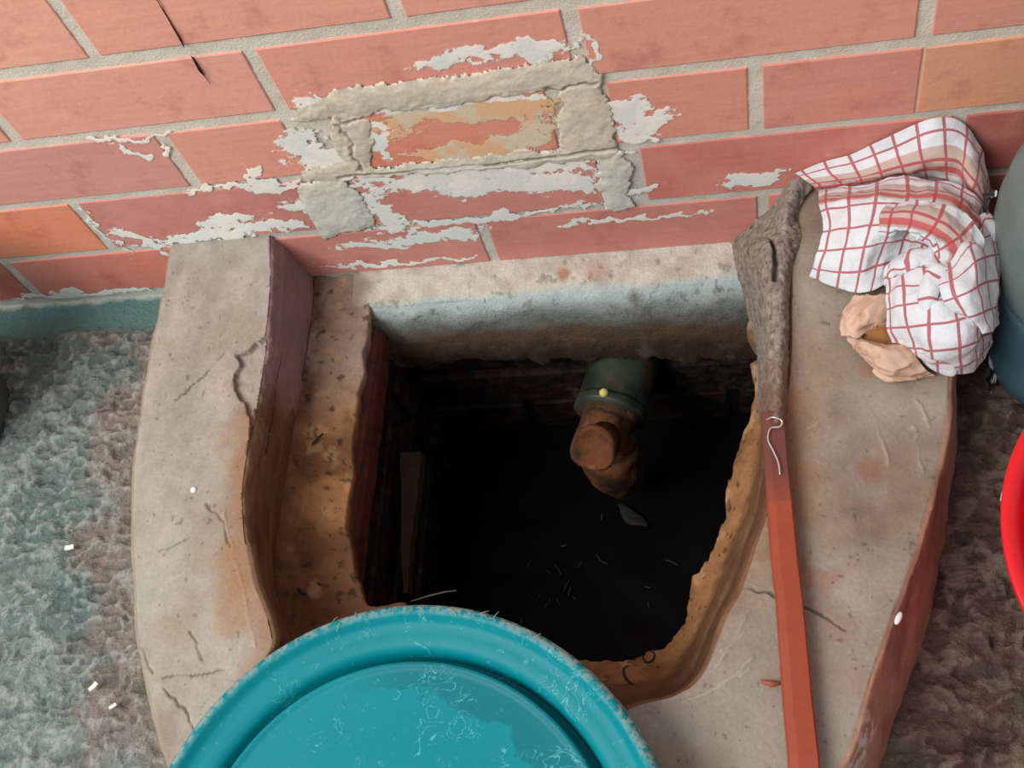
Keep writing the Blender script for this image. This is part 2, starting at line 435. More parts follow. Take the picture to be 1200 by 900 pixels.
polys = [
    [(396, 100), (470, 92), (560, 80), (650, 66), (676, 60), (700, 84), (700, 100), (560, 116), (440, 132), (392, 136), (340, 140), (350, 122)],
    [(655, 100), (672, 58), (684, 62), (708, 94), (722, 166), (722, 178), (655, 182)],
    [(385, 128), (428, 126), (436, 150), (440, 196), (410, 206), (396, 180)],
    [(696, 180), (728, 172), (742, 200), (742, 240), (708, 246)],
    [(350, 214), (408, 205), (428, 236), (440, 262), (376, 278), (356, 262), (350, 236)],
    [(352, 196), (425, 180), (440, 192), (690, 168), (722, 170), (722, 184), (440, 208), (356, 212)],
]
sd_ = np.full(len(p2), -1.0)
for pl in polys: sd_ = np.maximum(sd_, polysd(pw, WP(pl)))
th = 0.0014 + 0.0010 * sstep(0, .010, sd_) + (fbm(p3, 60, 4, 21) - .5) * .0016 + (fbm(p3, 300, 2, 22) - .5) * .0005
groove = np.minimum(pldist(pw, WP([(400, 138), (560, 118), (700, 96)])), pldist(p2 + warp * .3, WP([(400, 205), (560, 192), (730, 170)])))
groove = np.minimum(groove, pldist(pw, WP([(396, 142), (424, 198)])))
th = th - 0.0016 * (1 - sstep(.0006, .0028, groove))
col = np.tile(lin((218, 206, 184)), (len(p2), 1))
col = mixc(col, lin((206, 194, 174)), fbm(p3, 30, 3, 31))
col = mixc(col, lin((228, 212, 186)), sstep(.5, .65, fbm(p3, 90, 4, 33)) * .6)
col = mixc(col, lin((206, 210, 198)), sstep(W(350, 205)[1], W(350, 225)[1], p2[:, 1]) * 0 + (sstep(.16, .11, p2[:, 1])) * .8)
col = mixc(col, lin((120, 112, 98)), (1 - sstep(.0004, .0022, groove)) * .7)
keep = (sd_ > 0).reshape(190, 300)
kf = keep[:-1, :-1] & keep[1:, :-1] & keep[:-1, 1:] & keep[1:, 1:]
th = th + .0012
V = p3.copy(); V[:, 1] = -th * sstep(-.0002, .0012, sd_) - .0004
used = np.zeros(V.shape[0], bool)
F = gridfaces(300, 190, kf)
for f in F: used[list(f)] = True
remap = np.cumsum(used) - 1
patch = raw('mortar_patch', V[used], [tuple(remap[list(f)]) for f in F], m_patch, wall, col=col[used])
patch['label'] = 'raised patch of smeared grey mortar round one odd brick'

# ------------------------------------------------------------------ the surround of the drain: control curves
ZT = 0.0733
def st(px, py, z): return P(px, py, z)
def w3(x, y, z): return np.array([x, y, z])
OT = [st(197, 283, ZT), st(182, 370, ZT), st(163, 470, ZT), st(151, 560, ZT), st(151, 650, ZT), st(158, 750, ZT), st(176, 840, ZT), w3(.085, -.490, ZT),
      w3(.14, -.55, ZT), w3(.22, -.60, ZT), w3(.31, -.62, ZT), w3(.39, -.600, ZT), w3(.450, -.55, ZT), w3(.492, -.500, ZT), st(996, 890, ZT), st(1018, 828, ZT),
      st(1043, 750, ZT), st(1064, 690, ZT), st(1086, 622, ZT), st(1106, 540, ZT), st(1118, 450, ZT), st(1118, 370, ZT), w3(.633, -.07, ZT), w3(.630, .0, ZT)]
IT = [st(322, 275, ZT), st(322, 350, ZT), st(312, 430, ZT), st(300, 500, ZT), st(290, 580, ZT), st(300, 670, ZT), st(325, 745, ZT), w3(.122, -.400, ZT),
      w3(.150, -.425, ZT), w3(.190, -.440, ZT), w3(.24, -.446, ZT), w3(.295, -.446, ZT), w3(.345, -.438, ZT), st(735, 824, ZT), st(782, 813, ZT), st(816, 790, ZT),
      st(845, 722, ZT), st(862, 690, ZT), st(879, 640, ZT), st(896, 588, ZT), st(906, 520, ZT), st(920, 440, ZT), st(922, 350, ZT), w3(.522, .0, ZT)]
LO = [st(368, 322, .003), st(363, 385, .0), st(352, 460, .0), st(341, 530, .0), st(330, 600, .0), st(322, 670, .0), st(338, 735, .0), w3(.160, -.345, .005),
      w3(.180, -.375, .008), w3(.205, -.388, .01), w3(.24, -.394, .012), w3(.285, -.394, .014), w3(.325, -.392, .016), st(742, 803, .018), st(784, 795, .018), st(808, 765, .018),
      st(832, 712, .018), st(846, 678, .018), st(864, 632, .018), st(880, 586, .018), st(893, 520, .015), st(904, 440, .012), st(906, 350, .008), w3(.505, .0, .005)]
HO = [w3(.136, -.004, .0), st(431, 371, .0), st(420, 460, .0), st(411, 545, .0), st(406, 610, .0), st(412, 655, .0), st(428, 708, .0), w3(.200, -.322, .0),
      w3(.215, -.340, .0), w3(.235, -.352, .0), w3(.262, -.362, .0), w3(.30, -.368, .0), w3(.33, -.3685, .0), st(700, 775, .0), st(752, 768, .0), st(790, 745, .0),
      st(812, 698, .0), st(831, 655, .0), st(850, 600, .0), st(858, 545, .0), st(877, 490, .0), st(884, 430, .0), st(876, 370, .0), w3(.478, -.004, .0)]
NS = 900
OTc, ITc, LOc, HOc = (catmull(a, NS) for a in (OT, IT, LO, HO))

man = empty('manhole', (.3, -.25, 0), 'open drain manhole with a broad painted concrete kerb against the brick wall', 'manhole')

# kerb: outer face, top, inner face
OB_ = OT[:14] + [st(1036, 888, 0), st(1050, 845, 0), st(1072, 787, 0), st(1091, 728, 0), st(1105, 658, 0), st(1113, 590, 0), w3(.640, -.180, 0), w3(.640, -.11, 0), w3(.637, -.05, 0), w3(.634, 0, 0)]
OB_[13] = OT[13] + np.array([.012, -.010, 0])
OB = catmull(OB_, NS); OB[:, 2] = -0.008
out = OTc - ITc; out[:, 2] = 0; out /= np.linalg.norm(out, axis=1)[:, None]
dirc = out
sect = []; lab = []
def add(pts, n, l):
    for a, b_ in zip(pts[:-1], pts[1:]):
        for t in np.linspace(0, 1, n, endpoint=False):
            sect.append(a * (1 - t) + b_ * t); lab.append(l)
z_ = lambda a, dz, dr=0: a + dirc * dr + np.array([0, 0, dz])
add([OB, z_(OTc, -.006, .0005)], 22, 0)
add([z_(OTc, -.006, .0005), z_(OTc, -.0018, -.0012), z_(OTc, 0, -.005)], 3, 0)
add([z_(OTc, 0, -.005), z_(ITc, 0, .004)], 130, 1)
add([z_(ITc, 0, .004), z_(ITc, -.0015, .001), z_(ITc, -.006, -.0004)], 3, 2)
# lower part of the inner face: sheer on the left, a slope further round
tt = np.linspace(0, 1, NS)
slope = sstep(.10, .18, tt) * (1 - sstep(.90, .98, tt))
q1 = ITc * (1 - .35 * 0) ; q1 = ITc + (LOc - ITc) * (.45 + .2 * (1 - slope))[:, None]
q1[:, 2] = ITc[:, 2] + (LOc[:, 2] - ITc[:, 2]) * (.62 + .05 * (1 - slope))
add([z_(ITc, -.006, -.0004), q1, LOc], 18, 2)
sect.append(LOc); lab.append(2)
low = LOc.copy(); low[:, 2] = -.03; sect.append(low); lab.append(3)
S = np.stack(sect, 1); NC = S.shape[1]; lab = np.array(lab)
V = S.reshape(-1, 3).copy(); LB = np.tile(lab, NS); TT = np.repeat(tt, NC)
pxy = V[:, :2]
def PT(pts, z=ZT): return [P(x, y, z)[:2] for x, y in pts]
# relief
undul = (fbm(V, 9, 3, 41) - .5) * .0045 + (fbm(V, 45, 3, 42) - .5) * .0014
top = (LB == 1)
V[:, 2] += np.where(top | (LB == 2), undul, 0)
o3 = np.repeat(dirc, NC, axis=0)
wob = (fbm(V, 22, 3, 43) - .5) * .006 + (fbm(V, 90, 3, 44) - .5) * .0022
V += o3 * np.where(LB == 0, wob, np.where(LB == 2, wob * .8, 0))[:, None]
# chipped hollow on the left block
chip = PT([(317, 393), (300, 402), (290, 412), (277, 416), (283, 428), (274, 440), (276, 458), (288, 478), (293, 500), (294, 540), (300, 545), (302, 510), (314, 478), (318, 440), (320, 410)])
wpz = pxy + (np.stack([fbm(V, 150, 3, 51), fbm(V, 150, 3, 52)], 1) - .5) * .005
sdc = polysd(wpz, chip)
onl = (TT < .3) & ((LB == 1) | (LB == 2)) & (V[:, 2] > .05)
chipm = np.where(onl, sstep(-.0004, .0014, sdc), 0)
V[:, 2] -= chipm * (.0035 + .003 * fbm(V, 220, 3, 53))
# cracks and trowel lines
cracks = [PT(c_) for c_ in ([(860, 687), (885, 690), (905, 697), (925, 702), (945, 713), (990, 737)], [(190, 794), (225, 790), (263, 785)], [(192, 807), (205, 818), (219, 838), (226, 856)],
          [(166, 758), (172, 775), (177, 790)], [(186, 648), (205, 640), (225, 630)], [(222, 740), (232, 760), (238, 772)], [(240, 590), (262, 612), (268, 640)],
          [(270, 440), (262, 452)], [(205, 470), (240, 440), (262, 415)])]
dcr = np.full(len(V), 1.0)
for c_ in cracks: dcr = np.minimum(dcr, pldist(wpz, c_))
crm = np.where(top, 1 - sstep(.0004, .0013, dcr), 0) * (.35 + .65 * sstep(.35, .6, fbm(V, 60, 2, 54)))
V[:, 2] -= crm * .0012
ridges = [PT(c_) for c_ in ([(262, 600), (270, 640), (285, 690), (299, 758)], [(800, 822), (835, 810), (862, 790), (880, 770)], [(840, 780), (858, 760), (866, 735), (880, 712)],
          [(848, 765), (872, 742)], [(852, 740), (870, 722), (893, 705)], [(1005, 885), (1018, 860), (1030, 830)], [(1020, 480), (1035, 520), (1040, 545)], [(1072, 500), (1078, 545), (1084, 560)],
          [(1075, 470), (1090, 500)], [(800, 815), (770, 826), (745, 824)], [(866, 790), (880, 785)], [(240, 660), (210, 672), (190, 690)], [(950, 500), (975, 480)])]
drd = np.full(len(V), 1.0)
for c_ in ridges: drd = np.minimum(drd, pldist(wpz, c_))
rdm = np.where(top, 1 - sstep(.0004, .0018, drd), 0) * (.3 + .7 * sstep(.35, .6, fbm(V, 80, 2, 58)))
V[:, 2] += rdm * .0010
# crumbled top edge along the left inner corner
cru = (LB == 2) & (TT < .2) & (V[:, 2] > .060)
V += o3 * np.where(cru, (fbm(V, 120, 3, 61)) * .004, 0)[:, None]

# colours
C = np.tile(lin((186, 170, 148)), (len(V), 1))
left = TT < .35
C = lin((160, 153, 141)) * (1 - sstep(.3, .6, TT))[:, None] + lin((136, 119, 102)) * sstep(.3, .6, TT)[:, None]  # right part darker: the weaker light there is put into the tone
trow = fbm(V * np.array([3.5, .7, 1]), 14, 4, 76); trow2 = fbm(V, 120, 3, 77)
C = C * (1 + (trow - .5) * .5 + (trow2 - .5) * .35)[:, None]
C = mixc(C, lin((172, 167, 154)), sstep(.45, .7, fbm(V, 12, 4, 71)) * .5)
C = mixc(C, lin((148, 128, 106)), sstep(.5, .72, fbm(V, 18, 4, 72)) * .5)
d_in = np.linalg.norm(pxy - np.repeat(ITc[:, :2], NC, axis=0), axis=1)
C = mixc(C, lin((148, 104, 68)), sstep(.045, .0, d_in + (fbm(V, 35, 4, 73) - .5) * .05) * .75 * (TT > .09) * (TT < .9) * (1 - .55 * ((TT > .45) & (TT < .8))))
C = mixc(C, lin((150, 98, 72)), sstep(.62, .70, fbm(V, 30, 4, 75)) * .5 * (TT > .6))
# paint-grey tone near the front right
C = mixc(C, lin((154, 148, 136)), (sstep(.40, .58, TT) * sstep(.80, .62, TT) * top) * sstep(.40, .6, fbm(V, 10, 2, 76)) * .7)
ddark = PT([(1020, 550)])[0]
C = mixc(C, lin((140, 84, 62)), (1 - sstep(.004, .014, np.linalg.norm(wpz - ddark, axis=1))) * .6)
C = mixc(C, lin((226, 222, 212)), rdm * .12)
C = mixc(C, lin((70, 58, 50)), crm * .7)
# brown bloom at the left inner edge
stn = PT([(270, 650), (276, 690), (268, 730)])
C = mixc(C, lin((156, 118, 82)), np.where(top, (1 - sstep(.004, .022, pldist(wpz, stn))) * .6, 0))
C = mixc(C, lin((60, 48, 40)), top * sstep(.76, .80, fbm(V, 230, 3, 78)) * .45)
C = mixc(C, lin((206, 200, 188)), top * sstep(.70, .80, fbm(V, 170, 4, 79)) * .12)
# the chipped hollow
C = mixc(C, lin((156, 146, 134)), chipm)
C = mixc(C, lin((150, 98, 92)), chipm * sstep(P(300, 470, ZT)[1], P(300, 492, ZT)[1], pxy[:, 1]))
C = mixc(C, lin((84, 66, 60)), np.where(onl, (1 - sstep(.0002, .0015, np.abs(sdc))) * .8, 0))
# inner face: dark maroon paint on the left, brown earth further round
mar = (LB == 2)
mc = np.tile(lin((158, 128, 124)), (len(V), 1))
mc = mixc(mc, lin((130, 108, 106)), fbm(V, 25, 4, 81))
mc = mixc(mc, lin((150, 110, 100)), sstep(.66, .74, fbm(V, 60, 4, 82)) * .5)
bc = np.tile(lin((122, 86, 60)), (len(V), 1)); bc = mixc(bc, lin((84, 56, 38)), sstep(.35, .7, fbm(V, 35, 4, 83)) * .8)
ym = sstep(.075, .12, TT + (fbm(V, 40, 3, 84) - .5) * .05)
ic = mc * (1 - ym)[:, None] + bc * ym[:, None]
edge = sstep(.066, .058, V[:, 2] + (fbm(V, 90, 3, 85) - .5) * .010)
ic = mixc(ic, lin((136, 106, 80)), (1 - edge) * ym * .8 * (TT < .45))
ic = mixc(ic, lin((84, 58, 40)), (TT > .45) * sstep(.066, .045, V[:, 2]) * .6)  # front slope darkened in colour to offset the light it catches
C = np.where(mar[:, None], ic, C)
# outer face: worn red-brown paint
oc = np.tile(lin((182, 140, 116)), (len(V), 1)); oc = mixc(oc, lin((146, 110, 94)), sstep(.4, .7, fbm(V, 30, 4, 91)) * .8)
oc = mixc(oc, lin((186, 130, 96)), sstep(.60, .70, fbm(V, 70, 4, 92)) * .4)
oc = np.where((TT < .5)[:, None], lin((150, 136, 118)), oc)
C = np.where((LB == 0)[:, None], oc, C)
dwt = PT([(1000, 895), (1012, 868), (1022, 840)])
C = mixc(C, lin((226, 216, 204)), (1 - sstep(.001, .006, pldist(wpz, dwt))) * sstep(.4, .55, fbm(V, 140, 4, 95)))
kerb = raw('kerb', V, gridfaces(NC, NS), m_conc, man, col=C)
kerb['label'] = 'broad painted concrete kerb with a maroon inner face and a chipped hollow'

# ledge round the hole
sect = []
hd = HOc - LOc; hd[:, 2] = 0; hd /= np.linalg.norm(hd, axis=1)[:, None] + 1e-9
fil = (sstep(.06, .13, tt) * (1 - sstep(.93, .98, tt)))[:, None]         # where the ledge runs up into the slope
for k_ in (.95, .8, .6, .42, .26, .12): sect.append(LOc + (q1 - LOc) * k_ * fil + hd * (.0012 if k_ < .9 else -.010) * fil + np.array([0, 0, 1.]) * (.0016 * fil * min(1, (1 - k_) * 6) - .001 * (1 - fil) - .004 * (k_ > .9)))
for t in np.linspace(0, 1, 30): sect.append(LOc * (1 - t) + HOc * t + np.array([0, 0, 1.]) * (-.001 + .0032 * fil * max(0, 1 - t * 5)))
jag = (fbm(HOc, 55, 3, 101) - .5) * .015 + (fbm(HOc, 230, 3, 102) - .5) * .0025
jag = jag * (.45 + .55 * sstep(.2, .4, tt)) * sstep(.02, .06, tt) * (1 - sstep(.94, .98, tt))
for dz, dr in ((-.003, .0012), (-.008, .001), (-.016, -.001), (-.03, -.004), (-.042, -.010), (-.044, -.03)):
    sect.append(HOc + hd * dr + np.array([0, 0, dz]))
S = np.stack(sect, 1); NC2 = S.shape[1]
wgt = np.concatenate([np.zeros(6), np.linspace(0, 1, 30) ** 3, np.ones(6)])
S = S + hd[:, None, :] * (jag[:, None] * wgt[None, :])[:, :, None]
V = S.reshape(-1, 3).copy(); T2 = np.repeat(tt, NC2); I2 = np.tile(np.arange(NC2) - 6, NS)
V[:, 2] += np.where(I2 < 31, (fbm(V, 60, 4, 103) - .5) * .0075 + (ridged(V, 110, 2, 108) - .5) * .0015 + (fbm(V, 12, 2, 104) - .5) * .006, 0) * np.clip((I2 + 5) / 6, 0, 1)
C = np.tile(lin((146, 126, 110)), (len(V), 1))
low_ = sstep(P(380, 420, 0)[1], P(380, 520, 0)[1], V[:, 1])
C = mixc(C, lin((148, 106, 68)), np.clip(low_, 0, 1))
C = mixc(C, lin((98, 66, 42)), sstep(.42, .68, fbm(V, 26, 4, 105)) * .8)
C = mixc(C, lin((88, 54, 38)), sstep(P(380, 600, 0)[1], P(380, 720, 0)[1], V[:, 1]) * (T2 < .5) * .8)  # lower left ledge darkened: shadow by the lid painted in
C = mixc(C, lin((186, 146, 100)), sstep(.6, .7, fbm(V, 55, 4, 106)) * .5)
C = mixc(C, lin((40, 30, 26)), sstep(.68, .74, fbm(V, 160, 3, 107)) * .7)
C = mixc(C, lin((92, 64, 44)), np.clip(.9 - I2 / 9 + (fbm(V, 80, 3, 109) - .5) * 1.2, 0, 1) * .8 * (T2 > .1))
C = mixc(C, lin((112, 50, 34)), ((I2 > 31) & (T2 < .3)) * .7)
ledge = raw('ledge', V, gridfaces(NC2, NS), m_ledge, man, col=C)
ledge['label'] = 'crumbling brown cement ledge round the hole'

# plaster lip of the far side, under the wall
XL0, XL1 = .124, .500
prof = catmull([(.004, .0065), (-.006, .006), (-.018, .0045), (-.032, .001), (-.041, -.006), (-.046, -.020), (-.047, -.045), (-.045, -.080), (-.040, -.112), (-.034, -.124), (-.024, -.129), (.004, -.127)], 80)
nxl = 300
xsl = np.linspace(XL0, XL1, nxl)
V = np.zeros((nxl * 80, 3)); V[:, 0] = np.repeat(xsl, 80); V[:, 1:] = np.tile(prof, (nxl, 1))
idx = np.tile(np.arange(80), nxl)
sb = np.stack([V[:, 0], np.zeros(len(V)), np.zeros(len(V))], 1)
rag = (fbm(sb, 25, 4, 111) - .5) * .030 + (fbm(sb, 130, 3, 112) - .5) * .010
V[:, 2] += rag * np.clip((idx - 42) / 20, 0, 1) + .012 * np.exp(-((V[:, 0] - .115) / .03) ** 2) * np.clip((idx - 42) / 20, 0, 1)
V[:, 2] -= np.clip((V[:, 0] - .30) / .18, 0, 1) * .018 * np.clip((idx - 36) / 20, 0, 1)
V[:, 1] += (fbm(V, 40, 4, 113) - .5) * .005 * (idx > 8) + (fbm(V, 14, 2, 114) - .5) * .006 * (idx > 25)
V[:, 2] += (fbm(V, 40, 4, 115) - .5) * .003 * (idx > 3)
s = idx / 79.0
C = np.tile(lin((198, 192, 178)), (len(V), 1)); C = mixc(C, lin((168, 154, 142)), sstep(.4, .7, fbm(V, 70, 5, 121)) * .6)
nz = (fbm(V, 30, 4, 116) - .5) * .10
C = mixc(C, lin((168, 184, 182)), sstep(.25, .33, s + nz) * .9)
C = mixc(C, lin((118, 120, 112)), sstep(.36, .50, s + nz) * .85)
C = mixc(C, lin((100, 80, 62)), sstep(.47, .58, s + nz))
C = mixc(C, lin((58, 42, 30)), sstep(.57, .70, s + nz) * .85)  # shade on the lip's lower part painted in as dark brown
C = mixc(C, lin((142, 126, 112)), sstep(.155, .128, V[:, 0] + (fbm(V, 60, 3, 122) - .5) * .03) * .9)
C = mixc(C, lin((166, 118, 96)), (1 - sstep(.002, .009, np.linalg.norm((V - PY(660, 322, -.02))[:, :2] * [1, .7], axis=1) + (fbm(V, 160, 3, 117) - .5) * .008)) * .9)
C = mixc(C, lin((184, 150, 134)), (1 - sstep(.004, .014, np.linalg.norm((V - PY(700, 326, -.02))[:, :2] * [.7, 1], axis=1) + (fbm(V, 160, 3, 118) - .5) * .010)) * .7)
C = mixc(C, lin((120, 106, 92)), (1 - sstep(.0, .012, np.abs(V[:, 0] - P(742, 340, 0)[0]) + np.abs(V[:, 1] + .042) * 1.6)) * .9)
C = mixc(C, lin((110, 96, 84)), sstep(.64, .72, fbm(V, 120, 4, 119)) * .5)
vein = np.abs(fbm(V, 26, 4, 120) - .5)
C = mixc(C, lin((90, 78, 68)), (1 - sstep(.0, .012, vein)) * .6 * (s > .3))
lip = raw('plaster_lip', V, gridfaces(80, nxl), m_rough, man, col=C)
lip['label'] = 'white to brown plaster lip under the brick wall'

# cement ridge that buries the head of the bar, on the right
rows = [  # from the hole edge over the crest to the kerb top
    [w3(.470, .0, .002), w3(.482, .0, .018), w3(.494, .0, .034), w3(.508, .0, .050), w3(.526, .0, .086), w3(.545, .0, .078)],
    [P(858, 290, .006), P(868, 286, .030), P(886, 278, .050), P(902, 270, .062), P(920, 252, .082), P(936, 246, .0750)],
    [P(863, 318, .004), P(876, 300, .048), P(892, 290, .075), P(906, 286, .082), P(922, 285, .082), P(938, 282, .074)],
    [P(873, 350, .002), P(884, 340, .048), P(895, 335, .076), P(908, 332, .084), P(920, 330, .083), P(927, 330, .072)],
    [P(885, 400, .002), P(891, 395, .048), P(899, 392, .077), P(909, 390, .087), P(919, 390, .085), P(925, 390, .072)],
    [P(888, 440, .004), P(892, 440, .048), P(899, 440, .078), P(909, 440, .088), P(918, 440, .086), P(924, 440, .072)],
    [P(888, 480, .010), P(892, 480, .050), P(898, 482, .079), P(908, 482, .089), P(917, 482, .087), P(923, 482, .072)],
    [P(890, 497, .030), P(893, 496, .050), P(898, 496, .070), P(907, 495, .089), P(916, 495, .086), P(922, 495, .072)]]
G = resurf(rows, 90, 240); V = G.reshape(-1, 3)
V = V + (np.stack([fbm(V, 260, 3, 131), fbm(V, 260, 3, 132), fbm(V, 170, 4, 133)], 1) - .5) * np.array([.0022, .0018, .0034])
V[:, 1] = np.minimum(V[:, 1], .0005)
C = np.tile(lin((148, 137, 126)), (len(V), 1)); C = mixc(C, lin((126, 114, 104)), sstep(.4, .65, fbm(V, 240, 3, 134))); C = mixc(C, lin((84, 74, 66)), sstep(.66, .74, fbm(V, 300, 2, 138)) * .7)
C = mixc(C, lin((176, 164, 150)), sstep(.6, .70, fbm(V, 260, 3, 135)) * .6)
C = mixc(C, lin((120, 84, 56)), sstep(P(890, 420, .05)[1], P(890, 500, .05)[1], V[:, 1]) * .6)
dg = pldist(V[:, :2] + (np.stack([fbm(V, 90, 2, 136), fbm(V, 90, 2, 137)], 1) - .5) * .004, [P(905, 272, .085)[:2], P(909, 300, .085)[:2], P(909, 325, .085)[:2]])
V[:, 2] -= .006 * (1 - sstep(.0008, .003, dg)); C = mixc(C, lin((50, 42, 36)), (1 - sstep(.0006, .002, dg)) * .8)
ridge = raw('cement_ridge', V, gridfaces(90, 240), m_rough, man, col=C)
ridge['label'] = 'rough grey cement ridge over the head of the iron bar'

# chamber: four walls of bricks, the hole's darkness put into their colours
m_cham, nt, b = newmat('shaded_brick')
g = noise(nt, 60, 6, 0.7); g2 = noise(nt, 12, 4, 0.6)
oi = nd(nt, 'ShaderNodeObjectInfo').outputs['Color']
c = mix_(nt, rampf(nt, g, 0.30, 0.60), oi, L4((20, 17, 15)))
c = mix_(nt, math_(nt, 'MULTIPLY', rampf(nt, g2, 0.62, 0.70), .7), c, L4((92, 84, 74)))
nt.links.new(c, b.inputs['Base Color']); b.inputs['Roughness'].default_value = 0.7; b.inputs['Specular IOR Level'].default_value = 0.2
bump(nt, b, g, 0.8, 0.003)
m_dark = mat_plain('chamber_shade', (24, 20, 17), 0.8, .4, 80, spec=.15, bstr=.6, bdist=.003)  # near-black colour carries the shade of the chamber
CX0, CX1, CY0, CY1, CZ0 = .128, .505, -.405, -.008, -.40
def box(name, lo, hi, mat, parent, bev=0.0, color=None, jit=0.0, smooth=False):
    bm = bmesh.new()
    vs = [bm.verts.new((lo[0] if i & 1 == 0 else hi[0], lo[1] if i & 2 == 0 else hi[1], lo[2] if i & 4 == 0 else hi[2])) for i in range(8)]
    for f in ((0, 2, 3, 1), (4, 5, 7, 6), (0, 1, 5, 4), (2, 6, 7, 3), (0, 4, 6, 2), (1, 3, 7, 5)): bm.faces.new([vs[i] for i in f])
    if jit:
        for v in bm.verts: v.co += Vector([random.uniform(-jit, jit) for _ in range(3)])
    if bev: bmesh.ops.bevel(bm, geom=bm.edges[:], offset=bev, segments=1, affect='EDGES')
    o = bmobj(name, bm, mat, parent, smooth)
    if color: o.color = L4(color)
    return o
walls_c = [('x', CX0 - .05, CX0, CY0, CY1), ('x', CX1, CX1 + .05, CY0, CY1), ('y', CX0, CX1, CY0 - .05, CY0), ('y', CX0, CX1, CY1, CY1 + .05)]
for wi, wc in enumerate(walls_c):
    if wc[0] == 'x': lo = (wc[1], wc[3] - .05, CZ0); hi = (wc[2], wc[4] + .05, -.035)
    else: lo = (wc[1], wc[3], CZ0); hi = (wc[2], wc[4], -.035)
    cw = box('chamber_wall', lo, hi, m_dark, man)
    # bricks, standing a little proud into the chamber
    nr = 5; hh = .060; zt = -.040
    for r_ in range(nr):
        z1 = zt - r_ * (hh + .010); z0 = z1 - hh
        a0, a1 = (wc[3], wc[4]) if wc[0] == 'x' else (wc[1], wc[2])
        a = a0 - (0.11 if r_ % 2 else 0.0)
        while a < a1 - .01:
            b_ = min(a + .215, a1 - .002); aa = max(a, a0 + .002)
            if b_ - aa > .02:
                pr = random.uniform(.003, .009)
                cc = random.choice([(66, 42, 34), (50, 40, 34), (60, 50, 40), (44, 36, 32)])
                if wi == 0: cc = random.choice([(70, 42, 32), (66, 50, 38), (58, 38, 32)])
                if wi == 0: l_, h_ = (CX0 - .01, aa, z0), (CX0 + pr, b_, z1)
                elif wi == 1: l_, h_ = (CX1 - pr, aa, z0), (CX1 + .01, b_, z1)
                elif wi == 2: l_, h_ = (aa, CY0 - .01, z0), (b_, CY0 + pr, z1)
                else: l_, h_ = (aa, CY1 - pr, z0), (b_, CY1 + .01, z1)
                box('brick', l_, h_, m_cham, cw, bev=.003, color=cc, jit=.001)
            a += .225
# left side: red-brown painted frame set in under the ledge
m_frame = mat_plain('dull_red_paint', (88, 46, 36), .65, .35, 90, spec=.25, bstr=.5, bdist=.001, c2=(64, 38, 30))
def prism_y(name, prof_xz, y0, y1, mat, parent, n=2, jit=0.0):
    V = []; m_ = len(prof_xz); ys = np.linspace(y0, y1, n)
    for y in ys:
        for x, z in prof_xz: V.append((x + random.uniform(-jit, jit), y, z + random.uniform(-jit, jit)))
    F = gridfaces(m_, n, wrap=True); F.append(tuple(range(m_))[::-1]); F.append(tuple((n - 1) * m_ + i for i in range(m_)))
    return raw(name, V, F, mat, parent, smooth=False)
prism_y('frame_rail', [(.130, -.008), (.137, -.008), (.139, -.018), (.145, -.020), (.148, -.030), (.148, -.052), (.142, -.058), (.130, -.058)], -.335, -.050, m_frame, man, 24, .0008)['label'] = 'dull red painted rail along the hole edge'
adopt(man)
for o_ in list(sc.objects):
    if o_.name.startswith('chamber_wall'):
        pass

# wooden offcut standing at the chamber's left side
m_wood = mat_plain('wet_wood', (62, 44, 30), .7, .35, 70, spec=.2, bstr=.6, bdist=.001, c2=(60, 42, 28))
pk = empty('wooden_batten', tuple(P(480, 540, -.12)), 'wet tapering wooden batten along the left wall inside the chamber', 'wood')
V = []; sec_n = 14
for t in range(sec_n):
    f = t / (sec_n - 1); p = P(481 - 6 * f + 1.2 * math.sin(f * 7), 530 + 165 * f, -.115 - .02 * f); w = (.0095 * (1 - f) ** 1.1 + .0022)
    for (a, b_) in ((-w, -.012), (w, -.012), (w * .9, .0), (-w * .9, .001)):
        V.append((p[0] + a + random.uniform(-.0008, .0008), p[1], p[2] + b_ + random.uniform(-.0008, .0008)))
F = gridfaces(4, sec_n, wrap=True) + [(0, 1, 2, 3), tuple(4 * sec_n - 1 - i for i in range(4))]
raw('shaft', V, F, m_wood, pk, smooth=False); adopt(pk)

# black water
m_water, nt, b = newmat('black_water')
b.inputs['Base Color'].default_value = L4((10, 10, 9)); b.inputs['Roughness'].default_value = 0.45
b.inputs['Specular IOR Level'].default_value = 0.08
bump(nt, b, noise(nt, 40, 4, 0.6), 0.3, 0.002)
nw = 60
gx, gy = np.meshgrid(np.linspace(CX0 + .002, CX1 - .002, nw), np.linspace(CY0 + .002, CY1 - .002, nw))
V = np.stack([gx.ravel(), gy.ravel(), np.full(gx.size, -.305)], 1); V[:, 2] += (fbm(V, 25, 3, 141) - .5) * .004
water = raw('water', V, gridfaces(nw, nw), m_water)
tag(water, 'black stagnant water at the bottom of the drain chamber', 'water', kind='stuff')
chf = box('floor_2', (CX0 - .05, CY0 - .05, CZ0 - .03), (CX1 + .05, CY1 + .05, CZ0), m_dark, None)
tag(chf, 'bottom of the drain chamber under the black water', kind='structure')

